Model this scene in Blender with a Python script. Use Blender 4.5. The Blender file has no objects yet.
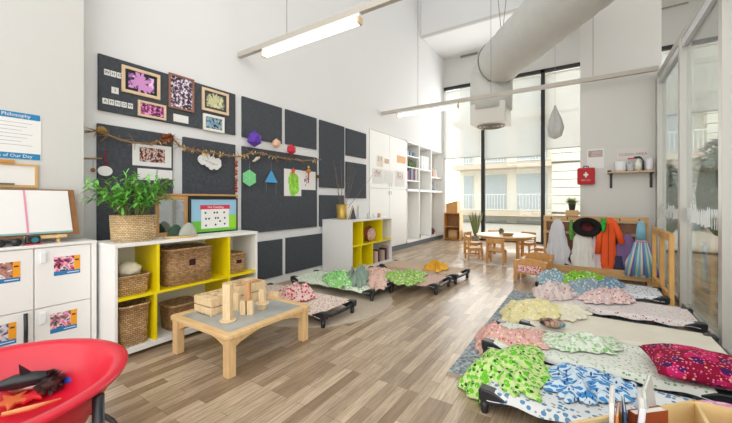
import bpy, bmesh, math, random
from mathutils import Vector, Matrix, noise
C = bpy.context.scene.collection
PI = math.pi
random.seed(7)
H, F, CX, HY = 1.25, 335.0, 366.0, 200.0
YAW = math.atan(219 / 335.0)

# ---------------- camera, world, exposure ----------------
cd = bpy.data.cameras.new('camera'); cam = bpy.data.objects.new('camera', cd); C.objects.link(cam)
cam.location = (0, 0, H); cam.rotation_euler = (PI / 2, 0, YAW)
cd.sensor_width = 36; cd.lens = 36 * F / 732; cd.shift_y = -(211.5 - HY) / 732; cd.clip_start = 0.05; cd.clip_end = 300
bpy.context.scene.camera = cam
vs = bpy.context.scene.view_settings
vs.view_transform = 'Standard'; vs.look = 'None'; vs.gamma = 1; vs.use_curve_mapping = False; vs.exposure = -0.95
w = bpy.data.worlds.new('sky'); bpy.context.scene.world = w; w.use_nodes = True
bg = w.node_tree.nodes['Background']; bg.inputs[0].default_value = (1.0, 0.985, 0.955, 1); bg.inputs[1].default_value = 4.6

def area(name, loc, rot, sx, sy, power, col=(1, 1, 1)):
    l = bpy.data.lights.new(name, 'AREA'); l.shape = 'RECTANGLE'; l.size = sx; l.size_y = sy; l.energy = power; l.color = col
    o = bpy.data.objects.new(name, l); C.objects.link(o); o.location = loc; o.rotation_euler = rot
    return o
area('window_daylight', (-1.95, 10.5, 2.6), (math.radians(-90), 0, 0), 3.4, 4.6, 270, (1.0, 0.985, 0.96))
area('ceiling_fill', (-0.6, 3.6, 6.6), (0, 0, 0), 6.0, 6.0, 12, (1.0, 0.98, 0.95))  # added soft fill lamp below the solid ceiling, no skylight there
area('rear_fill', (-0.8, -2.6, 2.2), (math.radians(90), 0, 0), 5.0, 3.4, 5, (1.0, 0.98, 0.96))  # added unseen fill lamp behind the camera, not an actual window

# ---------------- helpers ----------------
def ray(u, v):
    dx = (u - CX) / F
    return (-math.sin(YAW) + dx * math.cos(YAW), math.cos(YAW) + dx * math.sin(YAW), (HY - v) / F)
def fl(u, v, z=0.0):
    d = ray(u, v); t = (z - H) / d[2]; return Vector((d[0] * t, d[1] * t, z))
def wx(u, v, X):
    d = ray(u, v); t = X / d[0]; return Vector((X, d[1] * t, H + d[2] * t))
def wy(u, v, Y):
    d = ray(u, v); t = Y / d[1]; return Vector((d[0] * t, Y, H + d[2] * t))

MATS = {}
def lin(c):
    return tuple((x / 12.92 if x <= 0.04045 else ((x + 0.055) / 1.055) ** 2.4) for x in (k / 255 for k in c)) + (1,)
def mat(name, col, rough=0.6, metal=0.0, bump=0.0, bscale=60, var=0.0, vscale=8, spec=0.5, stretch=None, emit=None):
    if name in MATS: return MATS[name]
    m = bpy.data.materials.new(name); m.use_nodes = True; MATS[name] = m
    nt = m.node_tree; b = nt.nodes['Principled BSDF']; c = lin(col)
    b.inputs['Base Color'].default_value = c; b.inputs['Roughness'].default_value = rough; b.inputs['Metallic'].default_value = metal
    b.inputs['Specular IOR Level'].default_value = spec
    if emit: b.inputs['Emission Color'].default_value = c; b.inputs['Emission Strength'].default_value = emit
    if bump or var:
        tc = nt.nodes.new('ShaderNodeTexCoord'); mp = nt.nodes.new('ShaderNodeMapping'); nt.links.new(tc.outputs['Object'], mp.inputs[0])
        if stretch: mp.inputs['Scale'].default_value = stretch
    if var:
        n = nt.nodes.new('ShaderNodeTexNoise'); n.inputs['Scale'].default_value = vscale; n.inputs['Detail'].default_value = 5; nt.links.new(mp.outputs[0], n.inputs[0])
        r = nt.nodes.new('ShaderNodeValToRGB'); r.color_ramp.elements[0].position = 0.3; r.color_ramp.elements[1].position = 0.7
        r.color_ramp.elements[0].color = tuple(x * (1 - var) for x in c[:3]) + (1,); r.color_ramp.elements[1].color = tuple(min(1, x * (1 + var)) for x in c[:3]) + (1,)
        nt.links.new(n.outputs['Fac'], r.inputs[0]); nt.links.new(r.outputs[0], b.inputs['Base Color'])
    if bump:
        n = nt.nodes.new('ShaderNodeTexNoise'); n.inputs['Scale'].default_value = bscale; nt.links.new(mp.outputs[0], n.inputs[0])
        bp = nt.nodes.new('ShaderNodeBump'); bp.inputs['Strength'].default_value = bump; bp.inputs['Distance'].default_value = 0.01
        nt.links.new(n.outputs['Fac'], bp.inputs['Height']); nt.links.new(bp.outputs[0], b.inputs['Normal'])
    return m
def dotted(name, base, layers, rough=0.85, bump=0.15):
    """cloth print: each layer (colour, cells per metre, radius, stretch)"""
    m = bpy.data.materials.new(name); m.use_nodes = True; nt = m.node_tree; b = nt.nodes['Principled BSDF']
    b.inputs['Roughness'].default_value = rough; b.inputs['Specular IOR Level'].default_value = 0.2
    tc = nt.nodes.new('ShaderNodeTexCoord'); last = None
    for i, (col, sc, rad, st) in enumerate(layers):
        mp = nt.nodes.new('ShaderNodeMapping'); mp.inputs['Scale'].default_value = st; mp.inputs['Location'].default_value = (i * 3.1, i * 1.7, i * 0.3)
        nt.links.new(tc.outputs['Object'], mp.inputs[0])
        v = nt.nodes.new('ShaderNodeTexVoronoi'); v.inputs['Scale'].default_value = sc * 1.5; v.inputs['Randomness'].default_value = 0.75
        nt.links.new(mp.outputs[0], v.inputs['Vector'])
        lt = nt.nodes.new('ShaderNodeMath'); lt.operation = 'LESS_THAN'; lt.inputs[1].default_value = rad * 1.25; nt.links.new(v.outputs['Distance'], lt.inputs[0])
        mx = nt.nodes.new('ShaderNodeMix'); mx.data_type = 'RGBA'; nt.links.new(lt.outputs[0], mx.inputs[0])
        if last is None: mx.inputs[6].default_value = lin(base)
        else: nt.links.new(last, mx.inputs[6])
        mx.inputs[7].default_value = lin(col); last = mx.outputs[2]
    nt.links.new(last, b.inputs['Base Color'])
    n = nt.nodes.new('ShaderNodeTexNoise'); n.inputs['Scale'].default_value = 25; nt.links.new(tc.outputs['Object'], n.inputs[0])
    bp = nt.nodes.new('ShaderNodeBump'); bp.inputs['Strength'].default_value = bump; bp.inputs['Distance'].default_value = 0.02
    nt.links.new(n.outputs['Fac'], bp.inputs['Height']); nt.links.new(bp.outputs[0], b.inputs['Normal'])
    return m
def blotch(name, cols, scale=30, rough=0.5, stretch=(1, 1, 1)):
    """multi-colour print such as a photo or collage"""
    m = bpy.data.materials.new(name); m.use_nodes = True; nt = m.node_tree; b = nt.nodes['Principled BSDF']; b.inputs['Roughness'].default_value = rough
    tc = nt.nodes.new('ShaderNodeTexCoord'); mp = nt.nodes.new('ShaderNodeMapping'); mp.inputs['Scale'].default_value = stretch; nt.links.new(tc.outputs['Object'], mp.inputs[0])
    n = nt.nodes.new('ShaderNodeTexNoise'); n.inputs['Scale'].default_value = scale; n.inputs['Detail'].default_value = 6; n.inputs['Distortion'].default_value = 0.6
    nt.links.new(mp.outputs[0], n.inputs[0]); r = nt.nodes.new('ShaderNodeValToRGB'); nt.links.new(n.outputs['Fac'], r.inputs[0])
    e = r.color_ramp.elements; k = len(cols)
    for i, c in enumerate(cols):
        p = 0.36 + 0.27 * i / (k - 1)
        if i == 0: e[0].position = p; e[0].color = lin(c)
        elif i == k - 1: e[-1].position = p; e[-1].color = lin(c)
        else: x = e.new(p); x.color = lin(c)
    nt.links.new(r.outputs[0], b.inputs['Base Color']); return m
def weave(name, c1, c2, sc=55):
    m = bpy.data.materials.new(name); m.use_nodes = True; nt = m.node_tree; b = nt.nodes['Principled BSDF']; b.inputs['Roughness'].default_value = 0.8
    tc = nt.nodes.new('ShaderNodeTexCoord'); mp = nt.nodes.new('ShaderNodeMapping')
    sx = nt.nodes.new('ShaderNodeSeparateXYZ'); ad = nt.nodes.new('ShaderNodeMath'); ad.operation = 'ADD'; cb = nt.nodes.new('ShaderNodeCombineXYZ')
    nt.links.new(tc.outputs['Object'], sx.inputs[0]); nt.links.new(sx.outputs[0], ad.inputs[0]); nt.links.new(sx.outputs[1], ad.inputs[1])
    nt.links.new(ad.outputs[0], cb.inputs[0]); nt.links.new(sx.outputs[2], cb.inputs[1]); nt.links.new(cb.outputs[0], mp.inputs[0])
    br = nt.nodes.new('ShaderNodeTexBrick'); br.inputs['Scale'].default_value = sc; br.inputs['Mortar Size'].default_value = 0.06
    br.inputs['Brick Width'].default_value = 1.0; br.inputs['Row Height'].default_value = 0.5; br.inputs['Mortar Smooth'].default_value = 0.6
    br.inputs['Color1'].default_value = lin(c1); br.inputs['Color2'].default_value = lin(c2); br.inputs['Mortar'].default_value = tuple(x * 0.25 for x in lin(c2)[:3]) + (1,)
    nt.links.new(mp.outputs[0], br.inputs[0])
    n = nt.nodes.new('ShaderNodeTexNoise'); n.inputs['Scale'].default_value = 70; nt.links.new(tc.outputs['Object'], n.inputs[0])
    mx = nt.nodes.new('ShaderNodeMix'); mx.data_type = 'RGBA'; mx.blend_type = 'MULTIPLY'; mx.inputs[0].default_value = 0.18
    nt.links.new(br.outputs[0], mx.inputs[6]); nt.links.new(n.outputs['Color'], mx.inputs[7]); nt.links.new(mx.outputs[2], b.inputs['Base Color'])
    bp = nt.nodes.new('ShaderNodeBump'); bp.inputs['Strength'].default_value = 0.8; bp.inputs['Distance'].default_value = 0.006; bp.invert = True
    nt.links.new(br.outputs['Fac'], bp.inputs['Height']); nt.links.new(bp.outputs[0], b.inputs['Normal']); return m

class MB:
    def __init__(s): s.bm = bmesh.new()
    def box(s, x0, x1, y0, y1, z0, z1, bev=0.0, M=None):
        r = bmesh.ops.create_cube(s.bm, size=1); vv = r['verts']
        for v in vv: v.co = Vector(((x0 + x1) / 2 + v.co.x * (x1 - x0), (y0 + y1) / 2 + v.co.y * (y1 - y0), (z0 + z1) / 2 + v.co.z * (z1 - z0)))
        if bev:
            es = list({e for v in vv for e in v.link_edges})
            rr = bmesh.ops.bevel(s.bm, geom=es, offset=bev, segments=2, affect='EDGES', profile=0.7)
            vv = list({v for f in rr['faces'] for v in f.verts} | {v for v in vv if v.is_valid})
        if M is not None:
            vs_ = set()
            for v in vv:
                if v.is_valid: vs_.add(v)
            for v in vs_: v.co = M @ v.co
        return s
    def tube(s, pts, r, n=8, cap=True):
        pts = [Vector(p) for p in pts]; rs = r if isinstance(r, (list, tuple)) else [r] * len(pts); rings = []
        up = None
        for i, p in enumerate(pts):
            t = (pts[min(i + 1, len(pts) - 1)] - pts[max(i - 1, 0)]).normalized()
            if up is None:
                a = Vector((0, 0, 1)) if abs(t.z) < 0.9 else Vector((1, 0, 0)); up = (a - t * a.dot(t)).normalized()
            else:
                up = (up - t * up.dot(t)).normalized()
            sd = t.cross(up)
            rings.append([s.bm.verts.new(p + (up * math.cos(2 * PI * k / n) + sd * math.sin(2 * PI * k / n)) * rs[i]) for k in range(n)])
        for a, b in zip(rings, rings[1:]):
            for k in range(n): s.bm.faces.new((a[k], a[(k + 1) % n], b[(k + 1) % n], b[k]))
        if cap: s.bm.faces.new(rings[0][::-1]); s.bm.faces.new(rings[-1])
        return s
    def lathe(s, prof, n=24, c=(0, 0, 0), sx=1, sy=1, cap=True, rip=None):
        rings = []
        for (r, z) in prof:
            ring = []
            for k in range(n):
                a = 2 * PI * k / n; q = r * (1 if rip is None else rip(a, z))
                ring.append(s.bm.verts.new((c[0] + q * sx * math.cos(a), c[1] + q * sy * math.sin(a), c[2] + z)))
            rings.append(ring)
        for a, b in zip(rings, rings[1:]):
            for k in range(n): s.bm.faces.new((a[k], a[(k + 1) % n], b[(k + 1) % n], b[k]))
        if cap: s.bm.faces.new(rings[0][::-1]); s.bm.faces.new(rings[-1])
        return s
    def prism(s, poly, d0, d1, ax='z'):
        f = {'z': lambda a, b, c: (a, b, c), 'x': lambda a, b, c: (c, a, b), 'y': lambda a, b, c: (a, c, b)}[ax]
        A = [s.bm.verts.new(f(p[0], p[1], d0)) for p in poly]; B = [s.bm.verts.new(f(p[0], p[1], d1)) for p in poly]; n = len(poly)
        s.bm.faces.new(A[::-1]); s.bm.faces.new(B)
        for k in range(n): s.bm.faces.new((A[k], A[(k + 1) % n], B[(k + 1) % n], B[k]))
        return s
    def ball(s, c, r, sc=(1, 1, 1), sub=2, rough=0.0):
        q = bmesh.ops.create_icosphere(s.bm, subdivisions=sub, radius=1)
        for v in q['verts']:
            k = 1 + rough * noise.noise(v.co * 2.3 + Vector(c) * 5)
            v.co = Vector((c[0] + v.co.x * r * sc[0] * k, c[1] + v.co.y * r * sc[1] * k, c[2] + v.co.z * r * sc[2] * k))
        return s
    def leaf(s, p, d, L, wd, droop=0.3):
        d = Vector(d).normalized(); sd = d.cross(Vector((0, 0, 1)))
        if sd.length < 0.05: sd = Vector((1, 0, 0))
        sd.normalize(); p = Vector(p); prev = None
        for k in range(5):
            t = k / 4; c = p + d * L * t - Vector((0, 0, 1)) * droop * L * t * t; ww = wd * math.sin(PI * min(1, 0.12 + t * 0.88)) + 0.0006
            a = s.bm.verts.new(c + sd * ww); b = s.bm.verts.new(c - sd * ww)
            if prev: s.bm.faces.new((prev[0], a, b, prev[1]))
            prev = (a, b)
        return s
    def build(s, name, m, parent=None, loc=None, smooth=False, bev=0.0):
        bmesh.ops.recalc_face_normals(s.bm, faces=s.bm.faces)
        me = bpy.data.meshes.new(name); s.bm.to_mesh(me); s.bm.free(); me.materials.append(m)
        if smooth:
            for p in me.polygons: p.use_smooth = True
        o = bpy.data.objects.new(name, me); C.objects.link(o)
        if parent: o.parent = parent
        if loc is not None: o.location = loc
        if bev:
            b = o.modifiers.new('bevel', 'BEVEL'); b.width = bev; b.segments = 2; b.limit_method = 'ANGLE'; b.angle_limit = math.radians(50)
        return o
def tag(o, label, cat, group=None, kind=None):
    o['label'] = label; o['category'] = cat
    if group: o['group'] = group
    if kind: o['kind'] = kind
    return o
def thing(name, label, cat, loc=(0, 0, 0), rz=0, group=None):
    o = bpy.data.objects.new(name, None); o.empty_display_size = 0.1; C.objects.link(o); o.location = loc; o.rotation_euler = (0, 0, rz)
    return tag(o, label, cat, group)
def struct(o): o['kind'] = 'structure'; return o
def copy_tree(o, parent=None):
    c = o.copy(); C.objects.link(c); c.parent = parent
    for ch in list(o.children): copy_tree(ch, c)
    return c
def bx(name, m, dims, parent=None, loc=None, bev=0.0):
    return MB().box(*dims).build(name, m, parent, loc, bev=bev)
def text(name, body, size, m, parent, loc, rot, align='CENTER', depth=0.0008):
    cu = bpy.data.curves.new('lettering', 'FONT'); cu.body = body; cu.size = size; cu.extrude = depth; cu.align_x = align; cu.align_y = 'CENTER'; cu.resolution_u = 2
    t = bpy.data.objects.new('lettering_tmp', cu); C.objects.link(t); bpy.context.view_layer.update()
    me = bpy.data.meshes.new_from_object(t.evaluated_get(bpy.context.evaluated_depsgraph_get()))
    bpy.data.objects.remove(t); me.materials.clear(); me.materials.append(m)
    o = bpy.data.objects.new(name, me); C.objects.link(o); o.parent = parent; o.location = loc; o.rotation_euler = rot
    return o
LEFTW = (PI / 2, 0, PI / 2)      # lettering on the left wall, facing +X, reading along +Y
BACKW = (PI / 2, 0, 0)           # lettering facing the camera side (-Y)

def fold(x, y, s, ang, seed):
    c, q = math.cos(ang), math.sin(ang); a = (x * c + y * q) * s; b = (-x * q + y * c) * s * 0.35
    wq = 0.5 * noise.noise(Vector((x * 5, y * 5, seed + 9)))
    n = noise.noise(Vector((a + wq, b, seed))); m = noise.noise(Vector((a * 1.1 + 5, b * 3.3 + wq, seed + 3))); k = noise.noise(Vector((x * 34, y * 30, seed)))
    return (1 - (abs(n) * 3.2) ** 0.8) * 0.55 + (1 - (abs(m) * 3.0) ** 0.8) * 0.4 + k * 0.16
def heap(name, outline, h, m, label=None, cat=None, seed=0, s=9, ang=0.6, parent=None, group=None, zc=None, flat=0.35, smooth=True):
    """crumpled cloth lying over whatever is under it: outline = world points (x,y,z of the surface beneath)"""
    P = [Vector(p) for p in outline]; n = len(P); N = 132; rings = 30
    org = Vector((sum(p.x for p in P) / n, sum(p.y for p in P) / n, min(p.z for p in P)))
    def cr(t):
        i = int(t) % n; f = t - int(t); a, b, c, d = P[(i - 1) % n], P[i], P[(i + 1) % n], P[(i + 2) % n]
        return 0.5 * ((2 * b) + (-a + c) * f + (2 * a - 5 * b + 4 * c - d) * f * f + (-a + 3 * b - 3 * c + d) * f ** 3)
    rim = [cr(k * n / N) for k in range(N)]
    for k, p in enumerate(rim):
        q = 1 + 0.30 * noise.noise(Vector((k * 0.16, seed, 0.5))) + 0.10 * noise.noise(Vector((k * 0.45, seed, 4))); p.x = org.x + (p.x - org.x) * q; p.y = org.y + (p.y - org.y) * q
    zc = zc if zc is not None else sum(p.z for p in P) / n
    zmin = min(p.z for p in P)
    bm = bmesh.new(); R = []
    for j in range(1, rings + 1):
        t = j / rings; ring = []
        for p in rim:
            x, y = org.x + (p.x - org.x) * t, org.y + (p.y - org.y) * t
            zz = zc + (p.z - zc) * (t ** 3 if t > 0.3 else t ** 3)
            e = min(1.0, 0.16 + 1.5 * (1 - t)) * (1 - t ** 14) ** 0.5
            z = zz + h * 1.4 * e * (flat * 0.55 + (1 - flat * 0.55) * max(0, 0.16 + 0.95 * fold(x, y, s, ang, seed))) + 0.004
            ring.append(bm.verts.new((x - org.x, y - org.y, max(z, zmin + 0.003) - org.z)))
        R.append(ring)
    c0 = bm.verts.new((0, 0, zc + 1.4 * h * (flat * 0.55 + (1 - flat * 0.55) * max(0, 0.16 + 0.95 * fold(org.x, org.y, s, ang, seed))) + 0.004 - org.z))
    for k in range(N): bm.faces.new((c0, R[0][k], R[0][(k + 1) % N]))
    for a, b in zip(R, R[1:]):
        for k in range(N): bm.faces.new((a[k], b[k], b[(k + 1) % N], a[(k + 1) % N]))
    low = [bm.verts.new((v.co.x * 0.985, v.co.y * 0.985, v.co.z - 0.006)) for v in R[-1]]
    for k in range(N): bm.faces.new((R[-1][k], low[k], low[(k + 1) % N], R[-1][(k + 1) % N]))
    bmesh.ops.recalc_face_normals(bm, faces=bm.faces)
    me = bpy.data.meshes.new(name); bm.to_mesh(me); bm.free(); me.materials.append(m)
    for p in me.polygons: p.use_smooth = smooth
    o = bpy.data.objects.new(name, me); C.objects.link(o); o.location = org
    if label: tag(o, label, cat, group)
    return o
def pillow(name, c, sx, sy, h, rz, m, label, tilt=0.0, seed=0):
    bm = bmesh.new(); N = 22; top, bot = {}, {}
    for i in range(N + 1):
        for j in range(N + 1):
            a, b = -1 + 2 * i / N, -1 + 2 * j / N
            e = ((1 - abs(a) ** 3) * (1 - abs(b) ** 3)) ** 0.55
            px = a * sx * (1 - 0.07 * (1 - b * b)); py = b * sy * (1 - 0.07 * (1 - a * a))
            wz = 0.10 * noise.noise(Vector((a * 2.2, b * 2.2, seed))) * e
            top[i, j] = bm.verts.new((px, py, h * (e * 0.62 + wz) + h * 0.42))
            bot[i, j] = bm.verts.new((px, py, h * 0.42 - h * e * 0.40))
    for i in range(N):
        for j in range(N):
            bm.faces.new((top[i, j], top[i + 1, j], top[i + 1, j + 1], top[i, j + 1])); bm.faces.new((bot[i, j], bot[i, j + 1], bot[i + 1, j + 1], bot[i + 1, j]))
    bmesh.ops.remove_doubles(bm, verts=bm.verts, dist=0.0005); bmesh.ops.recalc_face_normals(bm, faces=bm.faces)
    me = bpy.data.meshes.new(name); bm.to_mesh(me); bm.free(); me.materials.append(m)
    for p in me.polygons: p.use_smooth = True
    o = bpy.data.objects.new(name, me); C.objects.link(o); o.location = c; o.rotation_euler = (0, tilt, rz)
    return tag(o, label, 'pillow')

# ---------------- materials ----------------
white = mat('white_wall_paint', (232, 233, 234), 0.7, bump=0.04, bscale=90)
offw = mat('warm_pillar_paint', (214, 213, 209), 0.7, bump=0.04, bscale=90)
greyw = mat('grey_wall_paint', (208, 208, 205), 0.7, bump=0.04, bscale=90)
lam = mat('white_laminate', (238, 238, 236), 0.35)
yel = mat('yellow_laminate', (238, 216, 6), 0.4)
birch = mat('light_birch', (226, 190, 138), 0.45, var=0.12, vscale=6, stretch=(1, 6, 1))
pine = mat('pine_block', (232, 206, 164), 0.55, var=0.12, vscale=14, stretch=(5, 5, 1))
honey = mat('honey_wood', (206, 152, 86), 0.45, var=0.15, vscale=7, stretch=(5, 1, 1))
brownw = mat('brown_wood', (150, 104, 62), 0.5, var=0.2, vscale=10)
palew = mat('pale_frame_wood', (226, 200, 166), 0.5, var=0.1, vscale=12)
blackm = mat('black_powder_coat', (26, 27, 29), 0.4)
blackp = mat('black_plastic', (30, 32, 38), 0.35, spec=0.6)
felt = mat('charcoal_felt', (78, 82, 88), 0.95, bump=0.5, bscale=160, var=0.15, vscale=30, spec=0.15)
alu = mat('aluminium', (188, 186, 180), 0.4, metal=0.4)
greyrail = mat('grey_rail_paint', (186, 180, 170), 0.5)
paper = mat('white_paper', (232, 232, 230), 0.8)
creamp = mat('cream_paper', (235, 226, 205), 0.8)
glass = bpy.data.materials.new('window_glass'); glass.use_nodes = True
nt = glass.node_tree; nt.nodes.clear(); out = nt.nodes.new('ShaderNodeOutputMaterial'); mx = nt.nodes.new('ShaderNodeMixShader'); tr = nt.nodes.new('ShaderNodeBsdfTransparent'); gl = nt.nodes.new('ShaderNodeBsdfGlossy')
fr = nt.nodes.new('ShaderNodeFresnel'); fr.inputs[0].default_value = 1.5; gl.inputs['Roughness'].default_value = 0.0; tr.inputs[0].default_value = (0.95, 0.97, 0.96, 1)
ad = nt.nodes.new('ShaderNodeMath'); ad.operation = 'MULTIPLY_ADD'; ad.inputs[1].default_value = 0.42; ad.inputs[2].default_value = 0.01; ad.use_clamp = True
nt.links.new(fr.outputs[0], ad.inputs[0]); nt.links.new(ad.outputs[0], mx.inputs[0]); nt.links.new(tr.outputs[0], mx.inputs[1]); nt.links.new(gl.outputs[0], mx.inputs[2]); nt.links.new(mx.outputs[0], out.inputs[0])
# wooden floor: planks along Y
fm = bpy.data.materials.new('oak_vinyl_planks'); fm.use_nodes = True; nt = fm.node_tree; b = nt.nodes['Principled BSDF']
tc = nt.nodes.new('ShaderNodeTexCoord'); mp = nt.nodes.new('ShaderNodeMapping'); mp.inputs['Rotation'].default_value = (0, 0, PI / 2); nt.links.new(tc.outputs['Object'], mp.inputs[0])
br = nt.nodes.new('ShaderNodeTexBrick'); br.inputs['Scale'].default_value = 1; br.inputs['Brick Width'].default_value = 0.5; br.inputs['Row Height'].default_value = 0.075; br.inputs['Mortar Size'].default_value = 0.0012; br.offset = 0.37; br.offset_frequency = 3
br.inputs['Color1'].default_value = lin((208, 188, 162)); br.inputs['Color2'].default_value = lin((150, 127, 102)); br.inputs['Mortar'].default_value = lin((110, 92, 76)); nt.links.new(mp.outputs[0], br.inputs[0])
mp2 = nt.nodes.new('ShaderNodeMapping'); mp2.inputs['Scale'].default_value = (22, 1.6, 1); nt.links.new(tc.outputs['Object'], mp2.inputs[0])
n = nt.nodes.new('ShaderNodeTexNoise'); n.inputs['Scale'].default_value = 3; n.inputs['Detail'].default_value = 8; n.inputs['Distortion'].default_value = 0.8; nt.links.new(mp2.outputs[0], n.inputs[0])
rp = nt.nodes.new('ShaderNodeValToRGB'); rp.color_ramp.elements[0].position = 0.3; rp.color_ramp.elements[0].color = (0.62, 0.58, 0.54, 1); rp.color_ramp.elements[1].position = 0.65; rp.color_ramp.elements[1].color = (1.08, 1.08, 1.08, 1); nt.links.new(n.outputs['Fac'], rp.inputs[0])
mx = nt.nodes.new('ShaderNodeMix'); mx.data_type = 'RGBA'; mx.blend_type = 'MULTIPLY'; mx.inputs[0].default_value = 0.9; nt.links.new(br.outputs[0], mx.inputs[6]); nt.links.new(rp.outputs[0], mx.inputs[7]); nt.links.new(mx.outputs[2], b.inputs['Base Color'])
b.inputs['Roughness'].default_value = 0.30; b.inputs['Specular IOR Level'].default_value = 0.6

# ---------------- structure ----------------
WX, YF = -3.9, 10.7
CUP0, CUP1, CUPZ = wx(369.3, 200, -3.89).y, wx(443.7, 200, -3.89).y, wx(390, 135.2, -3.89).z + 0.004
struct(bx('floor', fm, (-4.2, 6.0, -1.5, 11.0, -0.1, 0)))
mb = MB(); mb.box(WX - 0.45, WX, 0.9, CUP0, 0, 7.2); mb.box(WX - 0.45, WX, CUP0, 10.85, CUPZ, 7.2); mb.box(WX - 0.45, WX - 0.4, CUP0, 10.85, 0, CUPZ); mb.box(WX - 0.45, WX, CUP1, 10.85, 0, CUPZ)
struct(mb.build('wall_left', white))
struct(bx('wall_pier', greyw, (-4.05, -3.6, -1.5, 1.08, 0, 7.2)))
struct(bx('wall_pillar', offw, (-0.07, 1.0, 6.9, 7.15, 0, 7.2)))
struct(bx('ceiling', white, (-4.2, 6.0, -1.5, 8.85, 7.2, 7.3)))
struct(bx('trim_bulkhead', white, (WX, 6.0, 8.85, 10.85, 5.88, 7.2)))
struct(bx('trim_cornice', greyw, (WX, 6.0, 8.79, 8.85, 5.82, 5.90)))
mbw = MB(); mbw.box(WX, 6.0, YF, YF + 0.15, 4.95, 5.88)
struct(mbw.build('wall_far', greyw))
struct(bx('wall_right', white, (5.9, 6.05, 0.5, 10.85, 0, 7.2)))
struct(bx('baseboard_left', lam, (WX, WX + 0.015, 1.1, CUP0, 0, 0.075)))
# facade glazing: black mullions, panes
def facade(name, x0, x1, mulls):
    root = bpy.data.objects.new(name, None); C.objects.link(root); root.location = (x0, YF, 0); root['kind'] = 'structure'
    L = x1 - x0
    MB().box(0, L, -0.04, 0.06, 4.86, 4.95).box(0, L, 0, 0.06, 0, 0.05).build('window_frame', blackm, root)
    for q in mulls: MB().box(q - x0 - 0.05, q - x0 + 0.05, -0.04, 0.08, 0, 4.95).build('mullion', blackm, root)
    e = [x0] + mulls + [x1]
    for a, b2 in zip(e, e[1:]): MB().box(a - x0 + 0.03, b2 - x0 - 0.03, 0.02, 0.03, 0.05, 4.9).build('window_pane', glass, root)
    return root
mull1 = [wy(483, 200, YF).x, wy(543, 200, YF).x]
facade('window_1', WX, 1.5, mull1 + [0.9])
facade('window_2', 1.5, 5.9, [3.3, 4.7])
blindm = bpy.data.materials.new('sheer_blind_fabric'); blindm.use_nodes = True; nt = blindm.node_tree; b = nt.nodes['Principled BSDF']
b.inputs['Base Color'].default_value = lin((238, 240, 238)); b.inputs['Roughness'].default_value = 0.9
out = nt.nodes['Material Output']; tl = nt.nodes.new('ShaderNodeBsdfTranslucent'); tl.inputs[0].default_value = (0.97, 0.97, 0.97, 1); mx = nt.nodes.new('ShaderNodeMixShader'); mx.inputs[0].default_value = 0.85
tr = nt.nodes.new('ShaderNodeBsdfTransparent'); mx2 = nt.nodes.new('ShaderNodeMixShader'); mx2.inputs[0].default_value = 0.42
nt.links.new(b.outputs[0], mx.inputs[1]); nt.links.new(tl.outputs[0], mx.inputs[2]); nt.links.new(mx.outputs[0], mx2.inputs[1]); nt.links.new(tr.outputs[0], mx2.inputs[2]); nt.links.new(mx2.outputs[0], out.inputs[0])
bl = [(WX + 0.03, mull1[0] - 0.06, wy(465, 158.3, YF).z, 'sheer white roller blind in the leftmost tall window bay'),
      (mull1[0] + 0.06, mull1[1] - 0.06, wy(513, 158, YF).z, 'sheer white roller blind in the middle window bay, behind the duct'),
      (mull1[1] + 0.06, 0.8, wy(563, 148.6, YF).z, 'sheer white roller blind left of the pillar, hem higher than the others'),
      (1.56, 3.2, wy(690, 114, YF).z, 'roller blind seen through glass partition, nearest the pillar'),
      (3.36, 4.6, wy(712, 112, YF).z, 'roller blind seen through the wide pane of the glass partition')]
for x0, x1, z0, lb in bl:
    t = thing('roller_blind', lb, 'blind', (x0, YF - 0.07, z0), group='roller blinds on the tall windows')
    L = x1 - x0
    MB().box(0, L, 0, 0.004, 0.02, 4.77 - z0).build('blind_fabric', blindm, t)
    MB().box(0, L, -0.008, 0.012, 0, 0.02).build('hem_bar', mat('blind_hem_grey', (170, 170, 166), 0.6), t)
    MB().tube([(0, 0.02, 4.78 - z0), (L, 0.02, 4.78 - z0)], 0.025, 10).build('roller_tube', lam, t)
# glass partition on the right
gp = bpy.data.objects.new('wall_glass_partition', None); C.objects.link(gp); gp.location = (0.98, 0, 0); gp['kind'] = 'structure'
def gpost(y0, y1, nm='post', d=0.05): MB().box(-0.055, d, y0, y1, 0, 3.14).build(nm, alu, gp, bev=0.004)
posts = [(6.74, 6.9), (5.12, 5.5), (3.55, 3.9), (1.6, 1.95)]
def yof(u, X=0.95): return wx(u, 200, X).y
posts = [(6.74, 6.9), (5.28, 5.37), (3.84, 3.93), (2.4, 2.49), (0.2, 0.29)]
for a, b2 in posts: gpost(a, b2)
MB().box(-0.03, 0.05, 0.2, 6.9, 3.14, 3.24).build('top_rail', alu, gp, bev=0.004)
MB().box(-0.035, 0.02, 0.2, 6.9, 3.03, 3.12).build('track_rail', mat('pale_aluminium', (215, 218, 222), 0.3, metal=0.4), gp, bev=0.004)
MB().box(-0.03, 0.05, 0.2, 6.9, 0, 0.05).build('bottom_rail', alu, gp, bev=0.004)
for a, b2 in zip(posts, posts[1:]): MB().box(0.005, 0.012, b2[1], a[0], 0.05, 3.03).build('glass_pane', glass, gp)
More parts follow.
